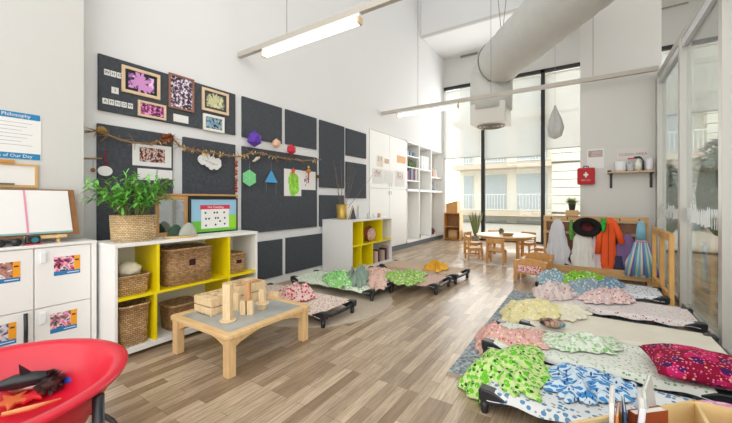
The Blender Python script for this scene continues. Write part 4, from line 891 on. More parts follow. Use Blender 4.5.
# ---------------- cots ----------------
def cot(x0, yc, L, sheet, label, rz=0.0, group=None, W=0.56, hh=0.14):
    """frame with moulded black ends; origin at the middle of its left end"""
    t = thing('stacking_cot', label, 'cot', (x0, yc, 0.0), rz, group)
    for sx in (0, 1):
        X0 = 0.03 if sx == 0 else L - 0.03; s_ = -1 if sx == 0 else 1
        g = MB()
        g.tube([(X0, -W / 2 + 0.02, hh - 0.02), (X0 + 0.012 * s_, -W / 4, hh - 0.045), (X0 + 0.012 * s_, W / 4, hh - 0.045), (X0, W / 2 - 0.02, hh - 0.02)], 0.019, 8)
        e = g.build('end_bar', blackp, t, smooth=True)
        for sy in (-1, 1):
            yy = sy * (W / 2 - 0.035); m_ = MB(); q_ = -s_
            m_.prism([(X0 + s_ * 0.03, hh - 0.06), (X0 + s_ * 0.035, hh + 0.0), (X0 + s_ * 0.02, hh + 0.012), (X0 + q_ * 0.05, hh + 0.006), (X0 + q_ * 0.13, hh - 0.025), (X0 + q_ * 0.13, hh - 0.05), (X0 + q_ * 0.04, hh - 0.075)], yy - 0.036, yy + 0.036, 'y')
            c = m_.build('corner_bracket', blackp, t, bev=0.008)
            MB().lathe([(0.017, 0), (0.022, 0.012), (0.026, hh - 0.05)], 12, (X0 - 0.005, yy, 0)).build('leg', blackp, t, smooth=True)
    for sy in (-1, 1): MB().tube([(0.05, sy * (W / 2 - 0.022), hh - 0.022), (L - 0.05, sy * (W / 2 - 0.022), hh - 0.022)], 0.013, 8).build('side_rail', blackp, t, smooth=True)
    # sheet: shallow sag, wrapped over the rails
    bm = bmesh.new(); nx, ny = 40, 16; g = {}
    for i in range(nx + 1):
        for j in range(ny + 1):
            u, v = i / nx, j / ny; x = 0.045 + u * (L - 0.09)
            a = (v - 0.5) * 2; q = max(-1, min(1, a * 1.12)); y = q * (W / 2 - 0.004)
            z = hh + 0.004 - 0.014 * (1 - q * q) * math.sin(PI * u) + 0.003 * noise.noise(Vector((x * 6, y * 6, x0)))
            if abs(a * 1.12) > 1: z -= (abs(a * 1.12) - 1) / 0.12 * (0.045 + 0.008 * math.sin(x * 23 + yc * 3)); y = math.copysign(W / 2 + 0.002, a)
            g[i, j] = bm.verts.new((x, y, z))
    for i in range(nx):
        for j in range(ny): bm.faces.new((g[i, j], g[i + 1, j], g[i + 1, j + 1], g[i, j + 1]))
    me = bpy.data.meshes.new('fitted_sheet'); bm.to_mesh(me); bm.free(); me.materials.append(sheet)
    for p_ in me.polygons: p_.use_smooth = True
    o = bpy.data.objects.new('fitted_sheet', me); C.objects.link(o); o.parent = t
    return t
sh_blue = dotted('white_sheet_blue_dots', (226, 230, 232), [((96, 146, 184), 19, 0.30, (1, 1, 1)), ((160, 166, 170), 17, 0.18, (1, 1, 1))])
sh_green = dotted('white_sheet_green_sprigs', (230, 234, 226), [((130, 180, 120), 20, 0.20, (1.0, 1.8, 1)), ((120, 130, 150), 13, 0.10, (1, 1, 1))])
sh_cream = mat('cream_sheet', (226, 220, 204), 0.9, bump=0.2, bscale=25, var=0.04, vscale=6)
sh_pink = dotted('white_sheet_pink_marks', (228, 222, 220), [((206, 96, 110), 19, 0.19, (1, 2.0, 1)), ((190, 170, 160), 25, 0.15, (1, 1, 1))])
sh_bd = dotted('white_sheet_navy_dots', (226, 230, 236), [((112, 130, 160), 17, 0.24, (1, 1.2, 1)), ((120, 160, 180), 12, 0.1, (1, 1, 1))])
sh_floral = dotted('cream_sheet_red_floral', (226, 216, 204), [((196, 70, 80), 26, 0.24, (1, 1, 1)), ((150, 160, 120), 20, 0.12, (1, 1, 1))])
sh_mint = dotted('mint_checked_sheet', (224, 232, 216), [((120, 176, 110), 22, 0.24, (1, 1, 1)), ((160, 200, 160), 15, 0.2, (1, 1, 1))])
sh_rose = dotted('dusty_rose_sheet', (206, 178, 164), [((176, 110, 104), 24, 0.2, (1, 1, 1))])
sh_tan = dotted('tan_stripe_sheet', (196, 174, 152), [((150, 120, 104), 20, 0.16, (1, 3, 1))])
gr = 'cots in the row on the right'; gl_ = 'cots on the left side'
cot(-0.52, 2.28, 1.40, sh_blue, 'nearest cot on the right with blue dotted white sheet', 0, gr)
cot(-0.68, 2.98, 1.40, sh_green, 'second cot on the right, white sheet with green sprigs', 0, gr)
cot(-0.50, 3.59, 1.40, sh_cream, 'third cot on the right with plain cream sheet', 0, gr)
cot(-0.47, 4.41, 1.38, sh_pink, 'fourth cot on the right, white sheet with pink marks', 0, gr)
cot(-0.56, 5.30, 1.36, sh_bd, 'farthest cot on the right, navy dotted sheet, in front of the coat rack', 0, gr)
cot(-3.50, 2.76, 1.39, sh_floral, 'nearest cot on the left, red floral sheet, behind the small table', 0, gl_)
cot(-3.56, 3.73, 1.40, sh_mint, 'second cot on the left with mint patterned sheet', 0, gl_)
cot(-3.00, 4.45, 1.39, sh_rose, 'third cot on the left, dusty rose sheet, in front of the far shelf', 0, gl_)
cot(-2.94, 5.22, 1.38, sh_tan, 'farthest cot on the left with tan sheet', -0.06, gl_)

# ---------------- bedding ----------------
Z = 0.148
def Q(*pts): return [fl(u, v, z) for (u, v, z) in pts]
gdot = dotted('green_dotted_blanket', (200, 222, 150), [((110, 196, 50), 19, 0.36, (1, 1, 1)), ((40, 90, 50), 15, 0.2, (1, 1, 1)), ((240, 240, 210), 30, 0.14, (1, 1, 1))])
gstr = dotted('green_striped_back', (120, 200, 60), [((220, 236, 190), 14, 0.2, (1, 4, 1))])
heap('dotted_blanket', Q((500, 351, 0.14), (530, 348, Z), (546, 360, Z), (549, 380, Z), (540, 397, Z), (520, 399, Z), (496, 392, 0.12), (478, 403, 0.012), (460, 394, 0.012), (458, 382, 0.012), (474, 364, 0.012)), 0.052, gdot, 'bright green dotted blanket spilling off the nearest right cot onto the rug', 'blanket', 3, 7, 1.0, zc=0.15)
bpat = dotted('blue_patterned_blanket', (206, 222, 234), [((70, 140, 200), 9, 0.36, (1, 3.4, 1)), ((40, 80, 130), 11, 0.2, (2.5, 1, 1))])
heap('blue_blanket', Q((548, 371, Z), (570, 366, Z), (600, 374, Z), (632, 385, Z), (640, 396, Z), (622, 402, Z), (590, 404, Z), (560, 398, Z), (549, 385, Z)), 0.055, bpat, 'white blanket with blue leaf shapes crumpled on the nearest right cot', 'blanket', 8, 8, 0.2)
ppat = dotted('pink_dotted_quilt', (222, 176, 168), [((170, 70, 86), 19, 0.18, (1, 1, 1)), ((240, 214, 200), 24, 0.25, (1, 1, 1)), ((206, 150, 120), 12, 0.2, (1, 1, 1))])
heap('pink_quilt', Q((520, 329, Z), (546, 333, Z), (545, 346, Z), (520, 350, Z), (505, 352, 0.1), (490, 357, 0.012), (474, 352, 0.012), (474, 342, 0.012), (484, 336, 0.012), (502, 331, 0.1)), 0.055, ppat, 'pink dotted quilt hanging over the left end of the second right cot', 'blanket', 5, 7, 0.4, zc=0.15)
lgp = dotted('pale_green_blanket', (222, 230, 214), [((130, 190, 110), 13, 0.28, (1, 2, 1)), ((176, 206, 176), 20, 0.26, (1, 1, 1))])
heap('pale_green_blanket', Q((540, 336, Z), (575, 334, Z), (610, 339, Z), (624, 346, Z), (612, 352, Z), (590, 352, Z), (570, 351, Z), (548, 349, Z)), 0.05, lgp, 'pale green and white blanket bunched across the second right cot', 'blanket', 13, 7, 0.2)
ypl = dotted('yellow_quilt_print', (232, 222, 168), [((214, 190, 60), 9, 0.16, (1, 1, 1)), ((246, 240, 214), 20, 0.25, (1, 1, 1))])
heap('yellow_quilt', Q((528, 301, Z), (556, 302, Z), (560, 311, Z), (552, 319, Z), (534, 321, Z), (516, 325, 0.08), (503, 324, 0.012), (503, 316, 0.012), (512, 307, 0.06)), 0.06, ypl, 'pale yellow quilt over the left end of the third right cot', 'blanket', 21, 6, 0.3, zc=0.15)
heap('cream_cloth', Q((560, 304, Z), (578, 305, Z), (590, 311, Z), (584, 318, Z), (566, 320, Z), (556, 312, Z)), 0.04, mat('ivory_throw', (230, 224, 204), 0.9, bump=0.3, bscale=20), 'small ivory cloth beside the yellow quilt on the third right cot', 'cloth', 31, 10, 0.8)
tag(MB().ball((0, 0, 0.035), 0.09, (1.1, 0.65, 0.42), 3, 0.15).build('soft_toy', blotch('teal_brown_plush', [(30, 30, 40), (150, 110, 90), (196, 160, 140), (50, 140, 170)], 14), None, fl(552, 327, 0.152), smooth=True), 'small teal and brown soft toy near the left end of the third right cot', 'toy')
mar = dotted('maroon_cover', (140, 18, 52), [((196, 34, 96), 6, 0.34, (1, 1, 1)), ((70, 30, 84), 7, 0.26, (1, 1, 1)), ((226, 120, 170), 34, 0.22, (1, 1, 1)), ((238, 170, 120), 15, 0.14, (1, 1, 1))])
pc = fl(706, 383, Z)
pillow('large_pillow', (0.60, 2.88, 0.152), 0.26, 0.22, 0.14, 0.12, mar, 'maroon and magenta patterned pillow at the right end of the second cot', 0.0, 2)
pillow('pink_pillow', (0.68, 2.27, 0.152), 0.17, 0.2, 0.09, 0.1, dotted('pink_cloud_print', (226, 150, 190), [((240, 200, 220), 12, 0.3, (1, 1, 1))]), 'plain pink pillow at the right end of the nearest cot, mostly hidden', 0.0, 6)
gbl = dotted('grey_blue_throw', (146, 166, 178), [((206, 214, 218), 15, 0.25, (1, 1, 1))])
pkc = dotted('pink_red_muslin', (224, 200, 196), [((196, 90, 106), 20, 0.22, (1, 1, 1)), ((240, 230, 228), 14, 0.25, (1, 1, 1))])
heap('pink_white_bedding', Q((536, 290, Z), (552, 287, Z), (570, 288, Z), (576, 297, Z), (560, 301, Z), (540, 298, Z)), 0.10, dotted('blush_bedding', (224, 208, 204), [((206, 150, 150), 12, 0.2, (1, 1, 1)), ((150, 170, 190), 14, 0.15, (1, 1, 1))]), 'blush and white bedding at the left end of the fourth right cot', 'blanket', 41, 9, 0.5)
heap('grey_blue_throw', Q((566, 286, Z), (590, 283, Z), (608, 286, Z), (606, 293, Z), (584, 295, Z), (568, 293, Z)), 0.09, gbl, 'grey blue throw heaped in the middle of the fourth right cot', 'blanket', 43, 9, 0.7)
heap('pink_muslin', Q((584, 295, Z), (606, 292, Z), (624, 293, Z), (640, 301, Z), (626, 304, Z), (604, 304, Z), (582, 302, Z)), 0.08, pkc, 'pink and red printed muslin bunched on the fourth right cot', 'blanket', 47, 10, 0.9)
heap('teal_check_blanket', Q((536, 277, Z), (552, 272, Z), (564, 275, Z), (564, 284, Z), (546, 286, Z)), 0.09, dotted('teal_check', (146, 176, 190), [((226, 232, 236), 18, 0.3, (1, 1, 1)), ((60, 100, 120), 14, 0.14, (1, 1, 1))]), 'teal checked blanket at the left end of the farthest right cot', 'blanket', 51, 10, 0.3)
heap('lime_blanket', Q((562, 276, Z), (580, 273, Z), (600, 276, Z), (603, 281, Z), (584, 284, Z), (564, 283, Z)), 0.07, dotted('lime_print', (140, 196, 60), [((220, 236, 190), 16, 0.25, (1, 1, 1)), ((50, 140, 40), 12, 0.2, (1, 1, 1))]), 'lime green blanket on the farthest right cot near coat rack', 'blanket', 53, 10, 0.9)
heap('blue_knit', Q((596, 283, Z), (612, 281, Z), (624, 284, Z), (618, 289, Z), (600, 289, Z)), 0.06, dotted('blue_knit_print', (120, 150, 176), [((190, 206, 216), 16, 0.3, (1, 1, 1))]), 'small blue knitted cloth on the farthest right cot', 'cloth', 57, 10, 0.4)
# left side bedding
heap('red_floral_blanket', Q((280, 293, Z), (300, 289, Z), (314, 292, Z), (316, 298, Z), (302, 301, Z), (284, 302, Z)), 0.10, dotted('coral_floral', (222, 196, 190), [((200, 50, 76), 20, 0.32, (1, 1, 1)), ((150, 160, 130), 14, 0.14, (1, 1, 1))]), 'red and white floral blanket heaped on the nearest left cot', 'blanket', 61, 9, 0.5)
heap('mint_blanket', Q((322, 277, Z), (336, 273, Z), (352, 275, Z), (354, 284, Z), (340, 288, Z), (326, 284, Z)), 0.09, dotted('mint_leaf', (150, 206, 130), [((226, 240, 216), 17, 0.25, (1, 1, 1)), ((70, 170, 80), 12, 0.2, (1, 1, 1))]), 'mint green blanket in the middle of the second left cot', 'blanket', 63, 10, 0.2)
heap('sage_throw', Q((348, 275, Z), (358, 271, Z), (367, 273, Z), (368, 283, Z), (356, 287, Z), (347, 283, Z)), 0.13, mat('sage_throw_wool', (140, 160, 146), 0.95, bump=0.4, bscale=20, var=0.1), 'sage grey throw bunched near the right end of the second left cot', 'blanket', 67, 9, 0.6)
heap('peach_blanket', Q((366, 274, Z), (378, 273, Z), (388, 279, Z), (384, 288, Z), (370, 288, Z)), 0.09, dotted('peach_marble', (222, 190, 176), [((190, 130, 120), 15, 0.2, (1, 1, 1))]), 'peach blanket draped at the right end of the second left cot', 'blanket', 69, 9, 0.4)
heap('apple_green_blanket', Q((386, 274, Z), (410, 272, Z), (428, 273, Z), (424, 280, Z), (408, 285, Z), (390, 282, Z)), 0.07, dotted('apple_print', (150, 190, 96), [((216, 226, 186), 17, 0.28, (1, 1, 1)), ((80, 130, 50), 13, 0.15, (1, 1, 1))]), 'apple green blanket on the third left cot', 'blanket', 71, 10, 0.5)
heap('rose_bedding', Q((368, 271, Z), (382, 269, Z), (392, 272, Z), (386, 279, Z), (372, 280, Z)), 0.06, dotted('rose_bed', (216, 170, 160), [((240, 220, 214), 14, 0.3, (1, 1, 1))]), 'rose and white bedding at the left end of the third left cot', 'blanket', 73, 10, 0.5)
heap('mustard_cloth', Q((424, 266, Z), (434, 263, Z), (445, 265, Z), (447, 270, Z), (436, 272, Z), (426, 270, Z)), 0.08, mat('mustard_knit', (226, 170, 50), 0.9, bump=0.5, bscale=25, var=0.12), 'mustard yellow cloth bunched on the farthest left cot', 'cloth', 75, 12, 0.5)

# ---------------- small table with blocks ----------------
A0, A1, B0, B1, TZ = -2.84, -2.05, 1.40, 2.25, 0.31
t = thing('activity_table', 'low pine play table with grey inset top and wooden blocks', 'table', ((A0 + A1) / 2, (B0 + B1) / 2, 0))
hx, hy = (A1 - A0) / 2, (B1 - B0) / 2
def rrect(a, b, r_, n=5):
    P = []
    for (cx, cy, s0) in ((a - r_, b - r_, 0), (-a + r_, b - r_, 1), (-a + r_, -b + r_, 2), (a - r_, -b + r_, 3)):
        for k in range(n + 1): q = (s0 + k / n) * PI / 2; P.append((cx + r_ * math.cos(q), cy + r_ * math.sin(q)))
    return P
mb = MB(); po, pi_ = rrect(hx, hy, 0.05), rrect(hx - 0.065, hy - 0.065, 0.02)
vo = [[mb.bm.verts.new((p[0], p[1], z)) for p in po] for z in (TZ - 0.03, TZ)]; vi = [[mb.bm.verts.new((p[0], p[1], z)) for p in pi_] for z in (TZ - 0.03, TZ)]; n = len(po)
for k in range(n):
    j = (k + 1) % n; mb.bm.faces.new((vo[0][k], vo[0][j], vo[1][j], vo[1][k])); mb.bm.faces.new((vi[0][j], vi[0][k], vi[1][k], vi[1][j])); mb.bm.faces.new((vo[1][k], vo[1][j], vi[1][j], vi[1][k])); mb.bm.faces.new((vo[0][j], vo[0][k], vi[0][k], vi[0][j]))
mb.build('top_frame', birch, t, bev=0.005)
MB().prism(rrect(hx - 0.064, hy - 0.064, 0.02), TZ - 0.03, TZ - 0.006).build('grey_inset', mat('grey_inset_board', (168, 172, 170), 0.35, var=0.12, vscale=7), t)
def arch(L): 
    P = [(-L / 2, 0.235), (L / 2, 0.235), (L / 2, 0.15)]
    for k in range(1, 12): q = 1 - k / 12; P.append((-L / 2 + L * q, 0.15 + 0.075 * math.sin(PI * q) ** 0.7))
    return P + [(-L / 2, 0.15)]
ap = [(y, z + 0.045) for y, z in arch(2 * hy - 0.16)]
for s_ in (-1, 1): MB().prism(ap, s_ * (hx - 0.05) - 0.01, s_ * (hx - 0.05) + 0.01, 'x').build('apron', birch, t)
ap = [(x, z + 0.045) for x, z in arch(2 * hx - 0.16)]
for s_ in (-1, 1): MB().prism(ap, s_ * (hy - 0.05) - 0.01, s_ * (hy - 0.05) + 0.01, 'y').build('apron', birch, t)
for a in (-1, 1):
    for b_ in (-1, 1): MB().box(a * (hx - 0.055) - 0.033, a * (hx - 0.055) + 0.033, b_ * (hy - 0.055) - 0.033, b_ * (hy - 0.055) + 0.033, 0, TZ - 0.03, 0.012).build('leg', birch, t)
TZ2 = TZ - 0.006
def crate(u, v, dx, dy, hh, label, rz=0.0, fill=True, off=(0, 0)):
    p = fl(u, v, TZ2); t = thing('block_crate', label, 'crate', (p.x + off[0], p.y + off[1], TZ2 + 0.0008), rz)
    th = 0.011
    for z0, z1 in ((0.012, hh * 0.47), (hh * 0.53, hh)):
        MB().box(0, dx, 0, th, z0, z1).box(0, dx, dy - th, dy, z0, z1).box(0, th, th, dy - th, z0, z1).box(dx - th, dx, th, dy - th, z0, z1).build('slat_ring', pine, t, bev=0.002)
    MB().box(0, dx, 0, dy, 0.008, 0.016).box(0, 0.025, 0, dy, 0, 0.01).box(dx - 0.025, dx, 0, dy, 0, 0.01).build('base', pine, t)
    MB().box(th, th + 0.012, th, th + 0.012, 0.016, hh).box(dx - th - 0.012, dx - th, th, th + 0.012, 0.016, hh).box(th, th + 0.012, dy - th - 0.012, dy - th, 0.016, hh).box(dx - th - 0.012, dx - th, dy - th - 0.012, dy - th, 0.016, hh).build('corner_post', pine, t)
    return t
cp = fl(210.6, 317, TZ2)
crate(210.6, 317, 0.25, 0.26, 0.14, 'slatted pine crate of loose blocks, nearest the table corner', 0, off=(-0.24, 0))
crate(210.6, 317, 0.25, 0.30, 0.17, 'longer pine crate of blocks behind the nearer crate', 0, off=(-0.30, 0.30))
random.seed(6)
k = 0
def block(x, y, z, dx, dy, dz, rz, label, m=pine, group='wooden blocks on the play table'):
    o = MB().box(-dx / 2, dx / 2, -dy / 2, dy / 2, 0, dz, min(dx, dy, dz) * 0.06).build('wooden_block', m, None, (x, y, z)); o.rotation_euler = (0, 0, rz); return tag(o, label, 'block', group)
pine2 = mat('reddish_block', (206, 156, 110), 0.55, var=0.12, vscale=14, stretch=(5, 5, 1))
for i, (ox, oy, dx, dy) in enumerate(((-0.18, 0.07, 0.09, 0.06), (-0.07, 0.07, 0.08, 0.07), (-0.18, 0.15, 0.07, 0.06), (-0.08, 0.16, 0.1, 0.05), (-0.13, 0.22, 0.1, 0.035))):
    block(cp.x + ox, cp.y + oy, TZ2 + 0.017, dx, dy, 0.11 + 0.004 * i, 0, 'pine block packed in the nearer crate, %s' % ['front left of five', 'front right of five', 'middle left of five', 'middle right of five', 'at the back of the crate'][i])
for i, (ox, oy, dx, dy, m) in enumerate(((-0.24, 0.38, 0.07, 0.1, pine), (-0.13, 0.37, 0.09, 0.06, pine2), (-0.2, 0.52, 0.12, 0.07, pine), (-0.11, 0.5, 0.05, 0.12, pine2))):
    block(cp.x + ox, cp.y + oy, TZ2 + 0.017, dx, dy, 0.13 + 0.012 * i, 0, '%s block packed in the longer crate, %s' % ('reddish' if m is pine2 else 'pine', ['front left', 'front right', 'back left', 'back right'][i]), m)
def disc(p, r_, h_, label):
    return tag(MB().lathe([(r_ - 0.002, 0), (r_, 0.003), (r_, h_ - 0.003), (r_ - 0.002, h_)], 28).build('wooden_disc', pine, None, p), label, 'block', 'wooden discs on the play table')
px = 129.0
p = fl(228, 321, TZ2); disc((p.x, p.y, TZ2 + 0.0005), 0.062, 0.012, 'thin wooden disc under the front left block tower')
block(p.x, p.y, TZ2 + 0.013, 0.06, 0.06, 0.135, 0.5, 'lower block of the front left tower, standing on a disc'); block(p.x, p.y, TZ2 + 0.1485, 0.058, 0.058, 0.14, 0.5, 'upper block of the front left tower')
p = fl(248, 314.5, TZ2); block(p.x - 0.032, p.y - 0.02, TZ2 + 0.0005, 0.045, 0.05, 0.118, 0.58, 'left one of two lower blocks in the middle tower'); block(p.x + 0.018, p.y + 0.012, TZ2 + 0.0005, 0.045, 0.05, 0.118, 0.58, 'right one of two lower blocks in the middle tower')
block(p.x - 0.002, p.y, TZ2 + 0.119, 0.04, 0.045, 0.15, 0.58, 'reddish tall block on top of the middle tower', pine2)
p = fl(262.5, 309, TZ2); block(p.x, p.y, TZ2 + 0.0005, 0.05, 0.05, 0.045, 0.3, 'small cube under the disc of the right tower'); disc((p.x, p.y, TZ2 + 0.046), 0.058, 0.013, 'thin wooden disc in the right hand tower'); block(p.x, p.y, TZ2 + 0.0595, 0.048, 0.048, 0.11, 0.4, 'block standing on the disc of the right hand tower')
p = fl(237, 310, TZ2); block(p.x, p.y, TZ2 + 0.0005, 0.05, 0.05, 0.14, 0.4, 'block standing alone between the left and middle towers')
p = fl(268, 299, TZ2); block(p.x - 0.02, p.y + 0.1, TZ2 + 0.0005, 0.11, 0.05, 0.04, 0.2, 'flat block lying behind the right hand tower')

# ---------------- red tub ----------------
redp = mat('red_plastic', (214, 24, 52), 0.32, spec=0.6)
bc_ = Vector((-2.03, 0.27, 0)); RZ = 0.50
t = thing('sensory_tub', 'large round red plastic tub on a black stand, toys inside', 'tub', bc_)
prof = [(0.30, 0.24), (0.36, 0.28), (0.43, 0.40), (0.47, RZ - 0.02), (0.50, RZ - 0.02), (0.505, RZ - 0.005), (0.495, RZ), (0.455, RZ), (0.44, RZ - 0.015), (0.40, 0.38), (0.34, 0.31), (0.2, 0.285), (0.02, 0.28)]
MB().lathe([(r_ * 0.975, z_) for r_, z_ in prof], 72, sx=1.0).build('bowl', redp, t, smooth=True)
for a in (0.6, 2.2, 3.8, 5.4):
    MB().tube([(0.40 * math.cos(a), 0.40 * math.sin(a), RZ - 0.03), (0.42 * math.cos(a), 0.42 * math.sin(a), 0.40), (0.40 * math.cos(a), 0.40 * math.sin(a), 0)][::1] if False else [(0.475 * math.cos(a), 0.475 * math.sin(a), RZ - 0.035), (0.475 * math.cos(a), 0.475 * math.sin(a), 0.0)], 0.021, 12).build('stand_leg', blackp, t, smooth=True)
MB().tube([(0.455 * math.cos(q), 0.455 * math.sin(q), 0.12) for q in [2 * PI * k / 36 for k in range(37)]], 0.012, 6).build('stand_ring', blackp, t, smooth=True)
tz = 0.29
def orca(p, rz):
    t = thing('toy_orca', 'black and white toy orca lying in the red tub', 'toy', p, rz); t.scale = (0.78, 0.78, 0.78)
    MB().tube([(-0.16, 0, 0.05), (-0.11, 0, 0.052), (-0.03, 0, 0.056), (0.06, 0, 0.055), (0.13, 0, 0.05), (0.17, 0, 0.045)], [0.008, 0.022, 0.044, 0.046, 0.034, 0.012], 12).build('body', blackp, t, smooth=True)
    MB().tube([(-0.02, 0.0, 0.032), (0.06, 0.0, 0.028), (0.14, 0, 0.034)], [0.02, 0.036, 0.016], 10).build('white_belly', paper, t, smooth=True)
    MB().prism([(0.0, 0.09), (0.06, 0.09), (-0.005, 0.16)], -0.005, 0.005, 'y').build('dorsal_fin', blackp, t); MB().prism([(-0.15, 0), (-0.2, 0.06), (-0.18, 0), (-0.2, -0.06)], 0.048, 0.056).build('tail', blackp, t)
    MB().prism([(0.06, 0.03), (0.02, 0.11), (0.0, 0.1), (0.02, 0.03)], 0.04, 0.046).build('flipper', blackp, t)
orca(fl(20, 380, 0.39) + Vector((0, 0, -0.05)), 1.15)
def intub(u, v, z=0.33): return fl(u, v, z)
p = intub(50, 391, 0.31); random.seed(8); t = thing('pine_cone', 'dark brown spiky cone in the red tub', 'pine cone', (p.x, p.y, 0.31)); mb = MB(); mb.ball((0, 0, 0.045), 0.045, (1.2, 1, 0.85), 2)
for k in range(110):
    a, b_ = random.uniform(0, 2 * PI), random.uniform(-0.7, 1.5); d = Vector((math.cos(a) * math.cos(b_), math.sin(a) * math.cos(b_), math.sin(b_))); mb.leaf(Vector((0, 0, 0.045)) + d * 0.035, d, 0.03, 0.008, 0.2)
mb.build('cone_scales', mat('cone_brown', (66, 44, 40), 0.6, var=0.4, vscale=60), t)
def star(p, R_, m, label, rz=0.3):
    mb = MB(); P = []
    for k in range(10): r_ = R_ if k % 2 == 0 else R_ * 0.38; P.append((r_ * math.cos(k * PI / 5), r_ * math.sin(k * PI / 5)))
    mb.prism(P, 0, 0.018); o = mb.build('toy_starfish', m, None, p, bev=0.006); o.rotation_euler = (0.15, 0.1, rz); tag(o, label, 'toy')
q = intub(34, 398, 0.31); star((q.x, q.y, 0.315), 0.06, mat('starfish_red', (220, 40, 50), 0.5), 'red toy starfish in the tub, beside the brown cone')
q = intub(12, 404, 0.31); star((q.x, q.y, 0.315), 0.075, mat('starfish_orange', (220, 110, 60), 0.5), 'orange toy starfish near the left side of the tub', 0.9)
q = intub(70, 385, 0.30); tag(MB().ball((0, 0, 0.025), 0.045, (1.2, 0.8, 0.5), 2, 0.3).build('toy_fish', mat('royal_blue_toy', (30, 80, 190), 0.4), None, (q.x, q.y, 0.31), smooth=True), 'bright blue toy at the right side of the tub', 'toy')
q = intub(10, 388, 0.31); tag(MB().ball((0, 0, 0.03), 0.06, (1.3, 0.9, 0.5), 2, 0.35).build('toy_crab', mat('dark_rust_toy', (120, 60, 44), 0.5, var=0.3, vscale=30), None, (q.x, q.y, 0.305)), 'rust brown toy under the orca in the tub', 'toy')
q = intub(26, 387, 0.31); tag(MB().ball((0, 0, 0.03), 0.05, (1.3, 0.8, 0.5), 2, 0.2).build('toy_shell', mat('tan_shell', (176, 124, 100), 0.5), None, (q.x + 0.02, q.y - 0.03, 0.305), smooth=True), 'tan shell toy in the middle of the tub', 'toy')
tag(MB().tube([(0, 0, 0.01), (0.05, 0.08, 0.015), (0.06, 0.18, 0.01)], [0.01, 0.012, 0.004], 8).build('toy_eel', mat('pale_orange_toy', (236, 170, 110), 0.5), None, intub(2, 417, 0.31) , smooth=True), 'pale orange toy eel at the front of the tub', 'toy')
# ---------------- book box ----------------
t = thing('book_box', 'light birch box with dividers at the bottom right corner of the picture', 'book box', (0.36, 1.5, 0))
poly = [(-0.42, -0.10), (0.0, 0.34), (0.40, 0.37), (0.40, -0.25), (-0.15, -0.35)]
zb_, zt_b = 0.18, 0.45
plys = mat('birch_ply', (226, 196, 142), 0.5, var=0.1, vscale=9)
mb = MB(); mb.prism(poly, zb_, zb_ + 0.012); mb.build('base_panel', plys, t)
for i in range(len(poly)):
    a, b_ = Vector(poly[i] + (0,)), Vector(poly[(i + 1) % len(poly)] + (0,)); d = (b_ - a).normalized(); nn = Vector((-d.y, d.x, 0)) * 0.012
    cen = Vector((0, 0, 0)); 
    if (a + nn - cen).length > (a - nn - cen).length: nn = -nn
    MB().prism([(a.x, a.y), (b_.x, b_.y), (b_.x + nn.x, b_.y + nn.y), (a.x + nn.x, a.y + nn.y)], zb_, zt_b).build('wall_panel', plys, t)
for x in (0.005, 0.115, 0.225): MB().box(x, x + 0.012, -0.22, 0.335, zb_ + 0.012, zt_b - 0.006).build('divider', plys, t)
for a in ((-0.3, -0.15), (0.0, 0.28), (0.36, 0.3), (0.36, -0.2), (-0.12, -0.3)): MB().box(a[0] - 0.02, a[0] + 0.02, a[1] - 0.02, a[1] + 0.02, 0, zb_).build('leg', plys, t)
def bookv(u, v, w_, h_, th, c, label, rz, ry=0.0, z0=0.195, ztop_=0.48):
    p = fl(u, v, ztop_); b = thing('picture_book', label, 'book', (p.x, p.y, z0), 0, 'picture books in the birch box'); b.rotation_euler = (ry, 0, rz)
    MB().box(-w_ / 2, w_ / 2, -th / 2, -th / 2 + 0.002, 0, h_).box(-w_ / 2, w_ / 2, th / 2 - 0.002, th / 2, 0, h_).box(-w_ / 2, -w_ / 2 + 0.002, -th / 2, th / 2, 0, h_).build('cover', mat('cover_' + label.split()[0] + label.split()[1], c, 0.4), b)
    MB().box(-w_ / 2 + 0.003, w_ / 2 - 0.004, -th / 2 + 0.003, th / 2 - 0.003, 0.003, h_ - 0.003).build('pages', mat('book_pages', (240, 236, 226), 0.8), b)
bookv(612, 404, 0.15, 0.325, 0.016, (240, 238, 236), 'white tall book at the left end of the birch box', 1.5)
bookv(618, 410, 0.12, 0.29, 0.010, (226, 130, 60), 'orange thin book next to the white tall one', 1.45)
bookv(624, 408, 0.12, 0.30, 0.009, (60, 90, 130), 'navy thin book third from the left in the birch box', 1.55)
bookv(633, 404, 0.16, 0.32, 0.02, (232, 234, 240), 'silver pale book in the middle of the birch box', 1.5, 0.08)
bookv(640, 408, 0.12, 0.30, 0.010, (200, 60, 70), 'red thin book right of the silver pale one', 1.45)
bookv(648, 410, 0.14, 0.285, 0.03, (150, 66, 34), 'rust brown book in the birch box', 0.75)
bookv(661, 402, 0.17, 0.35, 0.012, (206, 210, 206), 'grey white book leaning and sticking up highest in box', 1.35, -0.12)
p = fl(598, 408, 0.45); tag(MB().ball((0, 0, 0.055), 0.055, (1, 1, 1), 3).build('teal_ball', mat('teal_ball', (40, 130, 160), 0.5), None, (0.075, 1.47, 0.34), smooth=True), 'teal ball resting at the left end of the birch box', 'ball')
